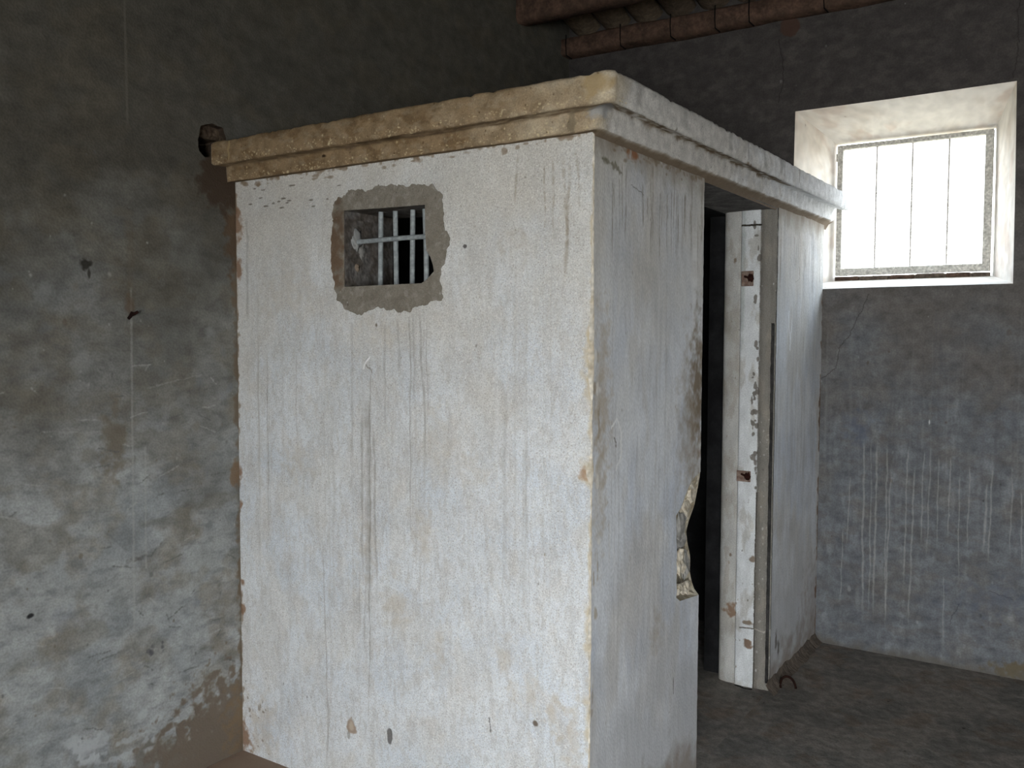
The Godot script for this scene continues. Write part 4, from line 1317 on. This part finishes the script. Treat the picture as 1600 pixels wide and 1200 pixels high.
	p.line([Vector2(0.09, 0.17), Vector2(0.09, 0.24)], 0.006, Color(0.60, 0.52, 0.38), 0.5)
	var mat := p.finish(0.93, 0.09, 0.2)
	var rows: Array = []
	var uvs: Array = []
	var stations: Array = []
	for k in 106:
		stations.append([0, k / 105.0])
	for k in range(1, 8):
		stations.append([1, k / 8.0])
	for k in 166:
		stations.append([2, k / 165.0])
	noise.seed = 76
	noise.frequency = 1.0
	noise.fractal_octaves = 4
	for sdef in stations:
		var row := PackedVector3Array()
		var uv := PackedVector2Array()
		for j in prof.size():
			var q: Vector2 = prof[j]
			if sdef[0] > 0:
				q = q.lerp(prof_side[j], clampf(sdef[1] if sdef[0] == 1 else 1.0, 0.0, 1.0))
			var r := minf(0.030, maxf(q.x, 0.0))
			var pos := Vector3.ZERO
			var out := Vector3(0, 0, 1)
			var s := 0.0
			if sdef[0] == 0:
				pos = Vector3(lerpf(ROOM_LEFT, q.x - r, sdef[1]), q.y, q.x)
				s = lerpf(0.0, front_len, sdef[1])
			elif sdef[0] == 1:
				var a: float = sdef[1] * PI / 2
				out = Vector3(sin(a), 0, cos(a))
				pos = Vector3(q.x - r, q.y, q.x - r) + out * r
				s = front_len + sdef[1] * 0.04
			else:
				out = Vector3(1, 0, 0)
				pos = Vector3(q.x, q.y + (0.026 * sdef[1] if j > 0 else 0.0), lerpf(q.x - r, ROOM_BACK - 0.07, sdef[1]))
				s = front_len + 0.04 + sdef[1] * side_len
			if j > 0 and j < prof.size() - 2:
				var worn := noise.get_noise_2d(s * 5.0, j * 0.7) * 0.003 + noise.get_noise_2d(s * 40.0, j * 2.0 + 70.0) * 0.0022
				if j in [3, 4, 10, 11, 14, 15]:
					worn -= maxf(0.0, noise.get_noise_2d(s * 14.0, j * 0.5 + 200.0) - 0.15) * 0.020
				pos += out * worn
				pos.y += noise.get_noise_2d(s * 6.0, j * 0.7 + 300.0) * 0.003 - (maxf(0.0, noise.get_noise_2d(s * 20.0, 400.0) - 0.25) * 0.02 if j in [14, 15] else 0.0)
			row.append(pos)
			uv.append(p.uv(Vector2(s, at[j])))
		rows.append(row)
		uvs.append(uv)
	var st := skin(rows, uvs)
	st.generate_normals()
	put("moulding", st.commit(), mat, cell)


# =====================================================================================
# small things
# =====================================================================================
func build_details() -> void:
	var rust := mottled(Color(0.17, 0.09, 0.065), Color(0.10, 0.06, 0.05), 40.0, 0.9, 0.3, 81)
	var st := start()
	bar(st, [Vector3(0, 0, 0), Vector3(0.014, 0.002, -0.001), Vector3(0.026, 0.006, -0.004), Vector3(0.032, 0.012, -0.010)], 0.0048, 10)
	bar(st, [Vector3(0.004, -0.012, 0.008), Vector3(0.010, -0.004, 0.004), Vector3(0.010, 0.010, -0.004)], 0.0055, 8)
	var nail := put("nail", st.commit(), rust)
	nail.position = Vector3(ROOM_LEFT - 0.004, 1.668, 0.442)
	tag(nail, "bent rusty nail driven into the grey side wall, left of the cell", "nail")
	# iron ring set in the floor at the foot of the cell wall
	var ring := start()
	var pts: Array = []
	for k in 15:
		var a := lerpf(-0.25, PI + 0.15, k / 14.0)
		pts.append(Vector3(cos(a) * 0.034, sin(a) * 0.045, sin(a) * -0.02))
	bar(ring, pts, 0.0055, 10)
	var r := put("iron_ring", ring.commit(), rust)
	r.position = Vector3(0.062, 0.004, -1.79)
	r.rotation = Vector3(-0.3, 0.5, 0)
	tag(r, "half-buried dark iron ring at the foot of the cell wall, beside the door post", "ring")
